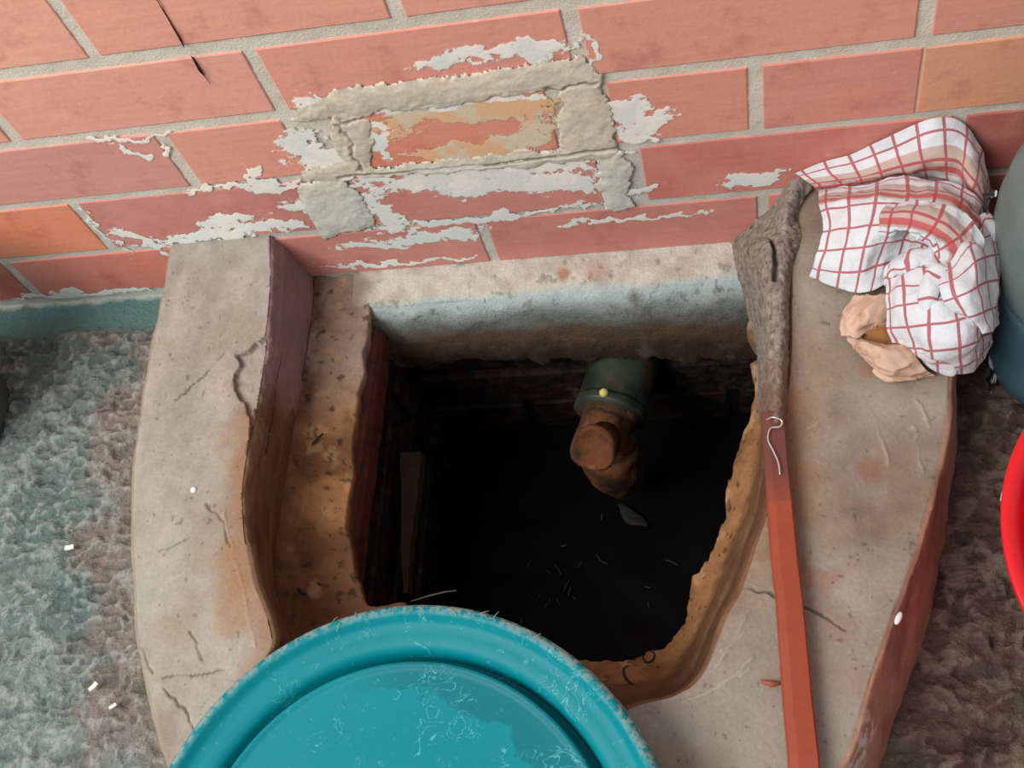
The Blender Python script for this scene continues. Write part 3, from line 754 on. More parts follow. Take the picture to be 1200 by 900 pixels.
# floating scraps and fibres
m_straw = mat_plain('dead_straw', (78, 72, 62), .8, .3, 200)
m_leaf = mat_plain('dead_leaf', (84, 62, 44), .8, .3, 200)
for i in range(18):
    if i < 11: px, py = random.gauss(665, 28), random.gauss(680, 26)
    else: px, py = random.uniform(560, 800), random.uniform(600, 740)
    p = P(px, py, -.300)
    if not (CX0 + .02 < p[0] < CX1 - .02 and CY0 + .02 < p[1] < CY1 - .02): continue
    a = random.uniform(0, 6.28); l = random.uniform(.003, .009); d = np.array([math.cos(a), math.sin(a), 0]) * l
    bnd = np.array([-d[1], d[0], 0]) * random.uniform(-.3, .3)
    o = tube('straw', [p - d, p + bnd, p + d], .0007, m_straw, seg=5, n=6)
    tag(o, 'bit of pale straw floating on the black water', 'straw', 'straw floating on the water')
o = tube('drowned_stick', [P(725, 590, -.298), P(742, 606, -.297), P(758, 612, -.298)], [.004, .008, .003], mat_plain('pale_sludge', (40, 37, 32), .8, .3, 120), seg=24, n=30, flat=.5, jitter=.010)
tag(o, 'pale lump lying in the black water below the pipe', 'lump')

# ------------------------------------------------------------------ drain pipe
m_pipe = mat_vc('mossy_pvc', .5, 160, .3, .0008, .2, .4)
m_crust = mat_vc('clay_crust', .85, 200, .8, .002, .25, .2)
pipe = empty('drain_pipe', (.362, -.01, -.165), 'green plastic pipe with clay-crusted end poking out under the wall', 'pipe')
def pcol(V):
    C = np.tile(lin((52, 64, 48)), (len(V), 1)); C = mixc(C, lin((32, 38, 30)), sstep(.4, .65, fbm(V, 40, 4, 151)))
    C = mixc(C, lin((80, 58, 40)), sstep(.60, .68, fbm(V, 60, 4, 152)) * .8)
    return C
def ccol(V):
    C = np.tile(lin((104, 62, 38)), (len(V), 1)); C = mixc(C, lin((70, 50, 32)), sstep(.4, .65, fbm(V, 50, 4, 153)))
    C = mixc(C, lin((140, 88, 62)), sstep(.58, .7, fbm(V, 80, 4, 154)) * .6); C = mixc(C, lin((50, 44, 30)), sstep(.62, .7, fbm(V, 35, 3, 155)) * .8)
    return C
A = np.array([.366, .012, -.156]); B = np.array([.345, -.078, -.156]); E_ = np.array([.337, -.112, -.162])
ax = (B - A) / np.linalg.norm(B - A)
o = tube('pipe_barrel', [A, (A + B) / 2, B], .0345, m_pipe, pipe, seg=40, n=24, jitter=.0012, col=pcol)
o = tube('pipe_collar', [B - ax * .006, B + ax * .004], [.036, .036], m_pipe, pipe, seg=40, n=4, jitter=.003, col=pcol)
o = tube('crusted_elbow', [B - ax * .004, B + ax * .012, B + ax * .026, E_ + np.array([.004, -.004, -.012]), E_ + np.array([.006, -.004, -.040]), E_ + np.array([.008, .0, -.075])],
         [.029, .026, .027, .029, .028, .024], m_crust, pipe, seg=40, n=40, jitter=.008, col=ccol)
o['label'] = 'orange clay crust over the elbow'
cdir = Vector((-.15, -.60, .78)).normalized(); cc0 = Vector(PY(696, 524, -.146)) 
lathe('end_cap', [(.017, -.032), (.0185, -.008), (.0215, -.004), (.0220, .002), (.020, .005), (.0175, .005), (.016, .0015), (.0, .002)], cc0, m_crust, pipe, 48, cdir, True, False, .006, ccol)['label'] = 'round rusty cap facing up'
adopt(pipe)
sn = lathe('snail_shell', [(.0, .0), (.0035, .0008), (.0042, .003), (.003, .0055), (.0, .0066)], PY(708, 461, -.105), mat_plain('yellow_shell', (204, 196, 110), .4), None, 16, (0, -.3, 1), False, False)
tag(sn, 'tiny pale yellow shell stuck on the green pipe', 'shell')
sn.location = (0, 0, 0)

# ------------------------------------------------------------------ the rough floor
def axis_(lo, hi, f0, f1, fine, coarse):
    a = np.arange(lo, f0, coarse); b_ = np.arange(f0, f1, fine); c_ = np.arange(f1, hi + coarse, coarse)
    return np.concatenate([a, b_, c_])
ax_ = np.concatenate([np.arange(-1.2, -.30, .03), np.arange(-.30, .10, .0016), np.arange(.10, .52, .02), np.arange(.52, .76, .0018), np.arange(.76, 1.7, .03)])
ay_ = np.concatenate([np.arange(-1.6, -.50, .03), np.arange(-.50, .012, .0017)])
gx, gy = np.meshgrid(ax_, ay_)
V = np.stack([gx.ravel(), gy.ravel(), np.zeros(gx.size)], 1)
foot = OTc[:, :2]; cen = np.array([.3, -.25])
inner = [tuple(cen + (p - cen) * .97) for p in foot[::8]] + [(.60, .05), (.0, .05)]
hole = inpoly(V[:, :2], inner)
xl = V[:, 0]; yl = V[:, 1]
qv = V * np.array([1, 1.6, 1]) + (np.stack([fbm(V, 25, 2, 201), fbm(V, 25, 2, 202), fbm(V, 25, 2, 203)], 1) - .5) * .04
leftm = sstep(.3, .2, xl)
smooth_l = sstep(-.050, -.035, yl + (fbm(V, 30, 3, 204) - .5) * .015) * leftm
qv2 = V * np.array([1, 1.5, 1]) + (np.stack([fbm(V, 60, 3, 251), fbm(V, 60, 3, 252), fbm(V, 60, 3, 253)], 1) - .5) * .030
wrk = ridged(qv2, 75, 3, 209)
rel = ((wrk - .45) * .0085 + ridged(qv, 40, 3, 205) ** 2 * .0050) * (.45 + 1.1 * fbm(V, 9, 2, 206)) * (1 - smooth_l * .9) + (fbm(V, 10, 3, 207) - .5) * .006
distk = np.min(np.linalg.norm(V[:, None, :2][::1] - foot[None, ::28], axis=2), axis=1) if False else None
# nearer the kerb the relief is lower
dk = polysd(V[:, :2], [tuple(p) for p in foot[::10]])
rel = rel * (0.45 + .55 * sstep(0, .06, -dk))
V[:, 2] = rel - .006
V[:, 2] = np.minimum(V[:, 2], .012)
C = np.tile(lin((120, 134, 128)), (len(V), 1))
tealf = sstep(.35, .65, fbm(V, 14, 4, 211))
C = mixc(C, lin((96, 116, 110)), tealf)
brn = sstep(.105, .05, -dk + (fbm(V, 22, 4, 212) - .5) * .12) * sstep(-.02, -.06, yl + xl * .3)
C = mixc(C, lin((136, 122, 110)), brn * .95)
C = mixc(C, lin((140, 118, 106)), sstep(.55, .7, fbm(V, 40, 4, 213)) * .4 * brn)
relief_tone = wrk * .65 + .35 * fbm(V, 160, 3, 219)  # hollows darkened, ridge tops lightened: shade and highlights painted over the relief
C = mixc(C, lin((76, 82, 76)), sstep(.56, .42, relief_tone) * .6)
C = mixc(C, lin((184, 188, 180)), sstep(.64, .78, relief_tone) * .5)
C = mixc(C, lin((98, 136, 130)), smooth_l)
C = mixc(C, lin((196, 202, 190)), sstep(-.008, -.001, yl + (fbm(V, 60, 4, 214) - .5) * .014) * leftm)
rt = np.tile(lin((92, 72, 62)), (len(V), 1)); rt = mixc(rt, lin((58, 44, 38)), sstep(.4, .65, fbm(V, 20, 4, 215))); rt = mixc(rt, lin((128, 112, 98)), sstep(.53, .62, fbm(V, 60, 5, 216)) * .7); rt = mixc(rt, lin((74, 38, 30)), sstep(.55, .65, fbm(V, 25, 4, 218)) * .6); rt = mixc(rt, lin((44, 34, 30)), sstep(.56, .42, relief_tone) * .5); rt = mixc(rt, lin((140, 124, 108)), sstep(.68, .8, relief_tone) * .45)
rt = mixc(rt, lin((80, 78, 64)), sstep(-.33, -.40, yl) * sstep(.4, .55, fbm(V, 16, 3, 217)) * .8)
C = mixc(C, rt, sstep(.3, .5, xl))
nxg, nyg = len(ax_), len(ay_)
hk = ~hole.reshape(nyg, nxg)
kf = hk[:-1, :-1] | hk[1:, :-1] | hk[:-1, 1:] | hk[1:, 1:]
F = gridfaces(nxg, nyg, kf)
used = np.zeros(len(V), bool); used[np.array(F).ravel()] = True; remap = np.cumsum(used) - 1
Fr = remap[np.array(F)]
floor = raw('floor', V[used], [tuple(f) for f in Fr.tolist()], m_ground, col=C[used])
tag(floor, 'rough cement floor, blotched with green paint on the left and brown dirt on the right', kind='structure')

# ------------------------------------------------------------------ iron bar on the kerb
m_bar = mat_vc('red_oxide_paint', .45, 120, .25, .0006, .12, .45)
bar = empty('iron_bar', tuple(P(930, 700, ZT)), 'long flat bar in orange-red paint lying along the right of the hole', 'bar')
cl = catmull([P(905, 486, .083), P(911, 560, .083), P(918, 640, .083), P(926, 720, .083), P(933, 800, .083), P(941, 890, .083), P(948, 980, .083)], 90)
V = []
for i, p in enumerate(cl):
    t = cl[min(i + 1, 89)] - cl[max(i - 1, 0)]; t[2] = 0; t /= np.linalg.norm(t); s = np.array([-t[1], t[0], 0])
    w = .0084 + .0014 * i / 89
    for (a, z) in ((-w, -.0075), (-w, .0040), (-w + .0012, .0055), (-w * .35, .0062), (w - .0012, .0055), (w, .0040), (w, -.0075)):
        V.append(p + s * a + np.array([0, 0, z]))
V = np.array(V); V += (fbm(V, 40, 3, 221) - .5)[:, None] * .0012
F = gridfaces(7, 90, wrap=True) + [tuple(range(7))[::-1], tuple(89 * 7 + i for i in range(7))]
C = np.tile(lin((154, 68, 42)), (len(V), 1)); C = mixc(C, lin((104, 62, 54)), sstep(P(910, 620, .08)[1], P(910, 540, .08)[1], V[:, 1]) * .9)
C = mixc(C, lin((184, 84, 48)), sstep(.4, .7, fbm(V, 12, 2, 222)) * .3 * (V[:, 1] < -.28))
raw('shank', V, F, m_bar, bar, smooth=False, col=C)
m_wire = mat_plain('bright_wire', (210, 204, 200), .35, .1, 100, metal=.6)
adopt(bar)
wv = tube('wire', [P(898, 492, .088), P(906, 489, .093), P(916, 493, .092), P(914, 500, .091), P(903, 502, .091), P(900, 515, .091), P(906, 528, .091), P(912, 542, .091), P(914, 556, .091)], .0007, m_wire, seg=6, n=60)
tag(wv, 'thin bright wire looped over the head of the orange-red bar', 'wire')

# ------------------------------------------------------------------ teal lid
m_lid, nt, b = newmat('teal_plastic')
sx = nd(nt, 'ShaderNodeSeparateXYZ'); nt.links.new(pos(nt), sx.inputs[0])
vm = nd(nt, 'ShaderNodeVectorMath', operation='SUBTRACT'); nt.links.new(pos(nt), vm.inputs[0]); vm.inputs[1].default_value = (.256, -.537, .11)
vs_ = nd(nt, 'ShaderNodeVectorMath', operation='MULTIPLY'); nt.links.new(vm.outputs[0], vs_.inputs[0]); vs_.inputs[1].default_value = (1, 1, 0)
ln = nd(nt, 'ShaderNodeVectorMath', operation='LENGTH'); nt.links.new(vs_.outputs[0], ln.inputs[0]); rad = ln.outputs['Value']
nA = noise(nt, 14, 5, 0.6)
dr = math_(nt, 'ADD', rad, math_(nt, 'MULTIPLY', math_(nt, 'SUBTRACT', nA, .5), .10))
damp = math_(nt, 'MULTIPLY', rampf(nt, dr, .112, .115), rampf(nt, rad, .138, .1375))
sidex = rampf(nt, sx.outputs['X'], .20, .26)
damp = math_(nt, 'MULTIPLY', damp, sidex)
c = mix_(nt, noise(nt, 20, 3, .5), L4((0, 134, 142)), L4((0, 124, 134)))
c = mix_(nt, math_(nt, 'MULTIPLY', damp, .55), c, L4((0, 96, 106)))
fib1 = nd(nt, 'ShaderNodeTexWave'); 
sn1 = noise(nt, 55, 2, .5, dist=2.5); th1 = math_(nt, 'ABSOLUTE', math_(nt, 'SUBTRACT', sn1, .5))
gate = rampf(nt, noise(nt, 40, 3, .6), .52, .62)
fibm = math_(nt, 'MULTIPLY', rampf(nt, th1, .020, .004), gate)
c = mix_(nt, math_(nt, 'MULTIPLY', fibm, .5), c, L4((120, 200, 206)))
dust = rampf(nt, noise(nt, 240, 4, .7), .62, .74)
c = mix_(nt, math_(nt, 'MULTIPLY', dust, .30), c, L4((140, 196, 196)))
dirt = math_(nt, 'MULTIPLY', rampf(nt, rad, .168, .176), rampf(nt, noise(nt, 180, 4, .7), .42, .58))
c = mix_(nt, math_(nt, 'MULTIPLY', dirt, .75), c, L4((168, 170, 158)))
nt.nodes.remove(fib1)
nt.links.new(c, b.inputs['Base Color']); b.inputs['Roughness'].default_value = 0.45; b.inputs['Specular IOR Level'].default_value = .18
bump(nt, b, noise(nt, 90, 4, .6), .12, .0006)
LC = (.256, -.537, .0745)
rimp = [(.176, .000), (.1765, .028), (.1775, .036), (.1765, .0415), (.1740, .0440), (.1712, .0445), (.1688, .0428), (.1668, .0395), (.1640, .0375), (.158, .0368), (.152, .0358), (.1485, .0340), (.1462, .0300), (.1450, .0220), (.1440, .0190)]
panp = [(.1440, .0190), (.1405, .0190), (.1395, .0280), (.1392, .0365), (.1382, .0382), (.1364, .0382), (.1352, .0368), (.132, .0362), (.09, .0360), (.05, .0359), (.001, .0359)]
lid = empty('plastic_lid', LC, 'round teal plastic lid with stepped rings lying across the front of the kerb', 'lid')
lathe('rim', rimp, LC, m_lid, lid, 200, None, True, False)
lathe('raised_panel', panp, LC, m_lid, lid, 200, None, False, True)
adopt(lid)

# ------------------------------------------------------------------ tea towel
m_towel, nt, b = newmat('checked_cotton')
uvn = nd(nt, 'ShaderNodeUVMap', uv_map='UVMap'); su = nd(nt, 'ShaderNodeSeparateXYZ'); nt.links.new(uvn.outputs[0], su.inputs[0])
def stripe(v, period, width, off=0.0):
    t = math_(nt, 'FRACT', math_(nt, 'DIVIDE', math_(nt, 'ADD', v, off), period))
    t = math_(nt, 'ABSOLUTE', math_(nt, 'SUBTRACT', t, .5))
    return rampf(nt, t, width / period / 2 + .012, width / period / 2 - .012)
U, Vv = su.outputs['X'], su.outputs['Y']
s1 = stripe(U, .0168, .0022); s2 = stripe(Vv, .0168, .0017)
bandv = math_(nt, 'MULTIPLY', rampf(nt, Vv, .017, .018), rampf(nt, Vv, .0365, .0355))
thick = math_(nt, 'MULTIPLY', rampf(nt, Vv, .0285, .0295), rampf(nt, Vv, .0345, .0335))
weave = noise(nt, 900, 2, .5)
c = mix_(nt, weave, L4((232, 234, 236)), L4((204, 208, 212)))
c = mix_(nt, math_(nt, 'MULTIPLY', rampf(nt, noise(nt, 16, 3, .5), .5, .7), .35), c, L4((196, 172, 154)))  # beige patches stand in for brownish shade among the folds
c = mix_(nt, math_(nt, 'MULTIPLY', bandv, .75), c, L4((180, 148, 130)))
c = mix_(nt, math_(nt, 'MULTIPLY', math_(nt, 'MAXIMUM', s1, s2), .85), c, L4((172, 66, 74)))
c = mix_(nt, math_(nt, 'MULTIPLY', thick, .8), c, L4((192, 70, 72)))
nt.links.new(c, b.inputs['Base Color']); b.inputs['Roughness'].default_value = .95; b.inputs['Specular IOR Level'].default_value = .1
try: b.inputs['Sheen Weight'].default_value = .15
except Exception: pass
wv1 = noise(nt, 600, 3, .6)
bump(nt, b, wv1, .6, .0008)

def safe(p, ymax=-.004):
    if p[1] > ymax:
        d = p - CAM; t = (ymax - CAM[1]) / d[1]; p = CAM + d * t
    return p
def sheet(pts, nu, nv, uv0, fold=.0022, seed=0, fs=45, th=.0014, ang=None):
    g = [[np.append(safe(P(*q)), 0) for q in r_] for r_ in pts]
    G = resurf([[q[:3] for q in r_] for r_ in g], nu, nv)
    du = np.linalg.norm(np.diff(G, axis=1), axis=2); dv = np.linalg.norm(np.diff(G, axis=0), axis=2)
    u = np.concatenate([[0], np.cumsum(du.mean(0))]); v = np.concatenate([[0], np.cumsum(dv.mean(1))])
    uu, vv = np.meshgrid(u + uv0[0], v + uv0[1])
    V = G.reshape(-1, 3)
    nu_ = np.gradient(G, axis=1); nv_ = np.gradient(G, axis=0); nr = np.cross(nu_, nv_).reshape(-1, 3)
    nr /= np.linalg.norm(nr, axis=1)[:, None] + 1e-12
    nr = np.where(nr[:, 2:3] < 0, -nr, nr)
    d = (ridged(V * np.array([1, .8, 1]), fs, 2, 300 + seed) - .5) * fold * 2.6 + (ridged(V * np.array([1.3, .6, 1]), fs * .45, 1, 360 + seed) - .5) * fold * 1.8 + (fbm(V, 160, 2, 320 + seed) - .5) * fold * .6
    if ang is not None:                                      # long creases in one direction
        ca, sa = math.cos(ang), math.sin(ang)
        q = np.stack([(V[:, 0] * ca + V[:, 1] * sa) * .28, -V[:, 0] * sa + V[:, 1] * ca, V[:, 2]], 1) + (np.stack([fbm(V, 40, 2, 381), fbm(V, 40, 2, 382), fbm(V, 40, 2, 383)], 1) - .5) * .012
        d = (ridged(q, fs, 2, 370 + seed) ** 1.5 - .4) * fold * 2.4
    V = V + nr * d[:, None]
    V[:, 1] = np.minimum(V[:, 1], -.003)
    Vb = V - nr * th
    n = len(V); F = gridfaces(nu, nv); F += [(n + a, n + d_, n + c_, n + b_) for a, b_, c_, d_ in F]
    per = [i for i in range(nu)] + [j * nu + nu - 1 for j in range(1, nv)] + [(nv - 1) * nu + i for i in range(nu - 2, -1, -1)] + [j * nu for j in range(nv - 2, 0, -1)]
    for a, b_ in zip(per, per[1:] + per[:1]): F.append((a, n + a, n + b_, b_))
    UV = np.stack([uu.ravel(), vv.ravel()], 1)
    return np.vstack([V, Vb]), F, np.vstack([UV, UV])
def join(parts):
    V = []; F = []; U = []; o = 0
    for v, f, u in parts:
        V.append(v); U.append(u); F += [tuple(i + o for i in q) for q in f]; o += len(v)
    return np.vstack(V), F, np.vstack(U)
def roll(pts, rad, uv0, seed=0, n=60, seg=28, flat=.7):
    c_ = catmull([P(*q) for q in pts], n); V = []; UV = []
    rr = np.interp(np.linspace(0, 1, n), np.linspace(0, 1, len(rad)), rad); L = np.concatenate([[0], np.cumsum(np.linalg.norm(np.diff(c_, axis=0), axis=1))])
    for i in range(n):
        t = c_[min(i + 1, n - 1)] - c_[max(i - 1, 0)]; t /= np.linalg.norm(t); s = np.cross(t, [0, 0, 1.0]); s /= np.linalg.norm(s); w = np.cross(s, t)
        for k in range(seg + 1):
            a = 2 * math.pi * k / seg
            V.append(c_[i] + rr[i] * (math.cos(a) * s + flat * math.sin(a) * w)); UV.append((uv0[0] + L[i], uv0[1] + a * rr.mean()))
    V = np.array(V); V = V + (np.stack([ridged(V, 60, 2, 340 + seed + k) for k in range(3)], 1) - .5) * .006
    V[:, 1] = np.minimum(V[:, 1], -.003)
    return V, gridfaces(seg + 1, n), np.array(UV)
flapA = [[(932, 203, .092), (965, 190, .096), (1000, 180, .100), (1045, 158, .112), (1092, 139, .132), (1126, 143, .130), (1148, 178, .112), (1160, 222, .090)],
         [(940, 209, .093), (972, 203, .100), (1008, 196, .106), (1052, 180, .118), (1095, 165, .134), (1125, 168, .130), (1144, 198, .116), (1157, 236, .095)],
         [(952, 217, .092), (984, 213, .098), (1014, 209, .102), (1058, 198, .112), (1098, 190, .120), (1126, 196, .118), (1141, 220, .112), (1154, 248, .095)],
         [(962, 224, .082), (992, 221, .084), (1016, 219, .088), (1062, 215, .092), (1100, 214, .096), (1128, 222, .100), (1140, 244, .100), (1152, 262, .090)]]
flapB = [[(960, 226, .088), (990, 219, .098), (1030, 215, .106), (1070, 212, .112), (1110, 215, .116), (1140, 228, .116), (1162, 262, .100)],
         [(962, 244, .100), (990, 238, .112), (1030, 235, .122), (1070, 234, .130), (1106, 238, .134), (1136, 255, .128), (1164, 292, .105)],
         [(966, 266, .104), (992, 262, .112), (1025, 258, .120), (1056, 256, .126), (1090, 258, .128), (1122, 272, .124), (1150, 305, .112)],
         [(961, 290, .098), (988, 288, .106), (1016, 284, .112), (1042, 278, .112), (1070, 276, .108), (1100, 288, .108), (1126, 315, .108)],
         [(955, 308, .090), (982, 310, .098), (1010, 308, .102), (1034, 300, .100), (1060, 296, .094), (1085, 304, .096), (1105, 322, .100)],
         [(952, 322, .078), (980, 333, .082), (1005, 342, .084), (1024, 340, .088), (1045, 328, .088), (1066, 322, .090), (1085, 328, .095)]]
rimB = [[(1040, 243, .128), (1068, 238, .138), (1100, 242, .144), (1130, 256, .142), (1146, 278, .136), (1143, 300, .128)],
        [(1036, 250, .130), (1066, 250, .142), (1096, 256, .150), (1120, 270, .148), (1132, 288, .140), (1130, 306, .130)],
        [(1034, 262, .126), (1062, 262, .138), (1088, 270, .144), (1106, 282, .142), (1114, 298, .134), (1112, 312, .126)],
        [(1032, 272, .118), (1056, 272, .126), (1078, 280, .130), (1092, 292, .126), (1096, 305, .120), (1094, 316, .114)]]
flapD = [[(1044, 328, .100), (1062, 316, .112), (1084, 314, .122), (1104, 318, .128), (1128, 300, .126), (1150, 272, .112), (1164, 276, .095)],
         [(1041, 345, .106), (1062, 336, .122), (1086, 332, .132), (1106, 332, .134), (1130, 320, .132), (1150, 305, .120), (1166, 306, .100)],
         [(1041, 366, .104), (1064, 362, .122), (1090, 358, .134), (1110, 356, .136), (1132, 348, .134), (1152, 340, .122), (1166, 340, .100)],
         [(1044, 388, .098), (1068, 388, .116), (1092, 386, .128), (1114, 384, .132), (1134, 378, .130), (1152, 372, .118), (1165, 370, .096)],
         [(1052, 406, .088), (1074, 412, .102), (1096, 414, .114), (1116, 413, .118), (1136, 408, .116), (1152, 400, .104), (1163, 394, .088)],
         [(1060, 415, .078), (1080, 428, .082), (1100, 437, .086), (1120, 439, .088), (1138, 434, .086), (1152, 422, .082), (1161, 405, .078)]]
flapE = [[(1100, 316, .138), (1120, 300, .142), (1144, 272, .134), (1164, 262, .110)],
         [(1101, 334, .144), (1124, 322, .150), (1148, 302, .142), (1167, 296, .114)],
         [(1108, 352, .142), (1130, 345, .150), (1152, 332, .142), (1168, 328, .114)],
         [(1124, 368, .136), (1140, 368, .142), (1156, 362, .134), (1167, 356, .112)],
         [(1146, 384, .126), (1152, 388, .126), (1158, 388, .120), (1165, 380, .106)]]
parts = [sheet(flapA, 110, 60, (.003, .0), .0018, 1), sheet(flapB, 110, 90, (.002, .004), .0024, 2), sheet(rimB, 80, 50, (.05, .010), .0026, 3, 60),
         sheet(flapD, 100, 90, (.004, .052), .0022, 4), sheet(flapE, 60, 70, (.001, .066), .0020, 5),
         roll([(1098, 318, .138), (1088, 340, .136), (1086, 360, .134), (1096, 376, .128)], [.007, .008, .006, .003], (0, 0.06), 6),
         roll([(1040, 322, .100), (1062, 312, .118), (1085, 308, .122), (1110, 305, .124)], [.008, .010, .010, .006], (0, 0.07), 7),
         roll([(1150, 252, .118), (1160, 275, .118), (1163, 300, .112), (1160, 330, .108)], [.004, .007, .007, .004], (0, 0.06), 8)]
V, F, UV = join(parts)
tw = raw('tea_towel', V, F, m_towel, uv=UV)
tag(tw, 'crumpled white tea towel with red checks heaped on the right of the kerb', 'towel')

# beige rag
m_rag = mat_plain('beige_cloth', (214, 180, 156), .85, .15, 40, spec=.15, bstr=.4, bdist=.0015, c2=(176, 130, 100), c2a=.5, c2b=.62)
rag1 = [[(1002, 350, .084), (1020, 346, .092), (1045, 344, .096), (1062, 346, .094)],
        [(989, 366, .082), (1008, 362, .098), (1032, 360, .102), (1060, 362, .096)],
        [(987, 382, .080), (1004, 380, .100), (1022, 382, .092), (1046, 380, .086)],
        [(989, 394, .080), (1002, 393, .092), (1014, 396, .080), (1040, 394, .078)]]
rag2 = [[(992, 390, .079), (1012, 397, .088), (1036, 402, .090), (1062, 402, .090)],
        [(996, 402, .081), (1016, 408, .098), (1040, 412, .102), (1070, 414, .096)],
        [(1010, 420, .080), (1026, 424, .096), (1048, 426, .098), (1080, 428, .090)],
        [(1024, 434, .078), (1038, 438, .086), (1058, 438, .088), (1090, 436, .082)],
        [(1036, 447, .075), (1048, 448, .076), (1070, 445, .077), (1096, 440, .076)]]
V, F, UV = join([sheet(rag1, 110, 90, (0, 0), .0028, 9, 85, .0006, .9), sheet(rag2, 110, 100, (0, 0), .0022, 10, 75, .0006, -.6)])
rg = raw('rag', V, F, m_rag, uv=UV)
ri = [[(1004, 380, .081), (1024, 383, .088), (1048, 381, .088)], [(1003, 394, .080), (1022, 397, .086), (1046, 395, .087)], [(1004, 404, .077), (1024, 410, .080), (1048, 408, .082)]]
V, F, UV = join([sheet(ri, 50, 40, (0, 0), .0026, 14, 110, .0006)])
raw('lining', V, F, mat_plain('brown_lining', (150, 102, 64), .85, .2, 60, spec=.1, bstr=.4, bdist=.001), rg)['label'] = 'brown inner side'
tag(rg, 'small crumpled beige rag tucked under the checked towel', 'rag')

# ------------------------------------------------------------------ blue container on the right
def suploft(name, secs, mat, parent, seg=64, e=3.2, caps=True, col=None):
    V = []
    for (cx, cy, z, a, b_) in secs:
        for k in range(seg):
            t = 2 * math.pi * k / seg; c_, s = math.cos(t), math.sin(t)
            V.append((cx + a * math.copysign(abs(c_) ** (2 / e), c_), cy + b_ * math.copysign(abs(s) ** (2 / e), s), z))
    F = gridfaces(seg, len(secs), wrap=True)
    if caps: F += [tuple(range(seg))[::-1], tuple((len(secs) - 1) * seg + k for k in range(seg))]
    V = np.array(V)
    return raw(name, V, F, mat, parent, col=col(V) if col else None)
m_can = mat_vc('cloudy_plastic', .38, 40, .1, .001, .08, .45)
can = empty('plastic_canister', (.765, -.115, 0), 'big cloudy blue-grey plastic canister standing right of the towel', 'canister')
def cancol(V):
    C = np.tile(lin((52, 98, 116)), (len(V), 1)); C = mixc(C, lin((112, 128, 124)), sstep(.085, .118, V[:, 2] + (V[:, 1] + .12) * .25)); C = mixc(C, lin((92, 110, 108)), fbm(V, 14, 3, 401) * .6); return C  # grey upper part: sky reflection painted into the blue plastic
secs = [(.765, -.118, .002, .088, .068), (.765, -.118, .006, .095, .076), (.765, -.116, .02, .099, .080), (.765, -.114, .06, .1005, .082), (.765, -.112, .10, .1015, .083), (.765, -.112, .104, .1000, .082), (.765, -.112, .108, .1015, .083),
        (.765, -.112, .14, .1015, .083), (.765, -.112, .17, .098, .080), (.765, -.110, .20, .088, .072), (.765, -.108, .225, .070, .056), (.765, -.108, .238, .045, .036), (.765, -.108, .242, .02, .016)]
secs = [(a_ - .005, b__ + .002, z_2, c_2, d_2 * .95) for (a_, b__, z_2, c_2, d_2) in secs]
sec2 = []
for a, b_ in zip(secs[:-1], secs[1:]):
    for t in np.linspace(0, 1, 6, endpoint=False): sec2.append(tuple(np.array(a) * (1 - t) + np.array(b_) * t))
sec2.append(secs[-1])
suploft('body', sec2, m_can, can, 80, 3.0, True, cancol)
lathe('neck', [(.020, .0), (.020, .02), (.017, .02)], (.765, -.108, .236), m_can, can, 32, None, False, False, col=cancol)
lathe('cap', [(.024, .0), (.025, .004), (.025, .022), (.022, .026), (.0, .026)], (.765, -.108, .246), mat_plain('olive_yellow_plastic', (168, 164, 96), .45), can, 32, None, True, False)
adopt(can)
# crumpled black and white wrapper squeezed between towel and canister
m_wrap, nt, b = newmat('printed_wrapper')
sp = nd(nt, 'ShaderNodeSeparateXYZ'); nt.links.new(pos(nt), sp.inputs[0])
mpw = nd(nt, 'ShaderNodeMapping'); mpw.inputs['Scale'].default_value = (150, 14, 90); nt.links.new(pos(nt), mpw.inputs[0])
nn = noise(nt, 1.0, 3, .6, vec=mpw.outputs[0], dist=.6)
c = mix_(nt, rampf(nt, nn, .53, .58), L4((32, 34, 36)), L4((190, 200, 200)))
nt.links.new(c, b.inputs['Base Color']); b.inputs['Roughness'].default_value = .35
wr = [[(1157, 215, .125), (1158, 222, .127), (1161, 226, .131)], [(1158, 262, .110), (1161, 262, .113), (1165, 262, .116)], [(1163, 310, .085), (1168, 308, .090), (1173, 306, .094)],
      [(1166, 360, .055), (1171, 354, .062), (1177, 350, .070)], [(1164, 400, .035), (1169, 396, .042), (1175, 388, .050)], [(1162, 440, .012), (1165, 432, .018), (1170, 420, .026)], [(1160, 462, .002), (1160, 458, .006), (1163, 448, .010)]]
V, F, UV = join([sheet(wr, 24, 110, (0, 0), .003, 12, 70, .0004)])
wo = raw('wrapper', V, F, m_wrap, uv=UV)
tag(wo, 'crumpled black and white plastic wrapper between towel and canister', 'wrapper')

# ------------------------------------------------------------------ red basin
m_red = mat_plain('red_plastic', (226, 20, 30), .32, .05, 30, spec=.5, bstr=.03)
rc = P(1174, 634, .19); RB = .131
bc_ = (rc[0] + RB, rc[1] - .004, .002)
prof = [(.078, .0), (.081, .004), (.094, .06), (.112, .14), (.1235, .180), (.1290, .1830), (.1305, .1850), (.1310, .1880), (.1300, .1895), (.1255, .1890), (.1215, .1870), (.1190, .1820), (.108, .14), (.088, .05), (.076, .008), (.05, .006), (.001, .006)]
basin = lathe('basin', prof, bc_, m_red, None, 120)
basin.data.transform(Matrix.Translation(-Vector(bc_))); basin.location = bc_
tag(basin, 'bright red plastic basin on the dirty floor at the right', 'basin')

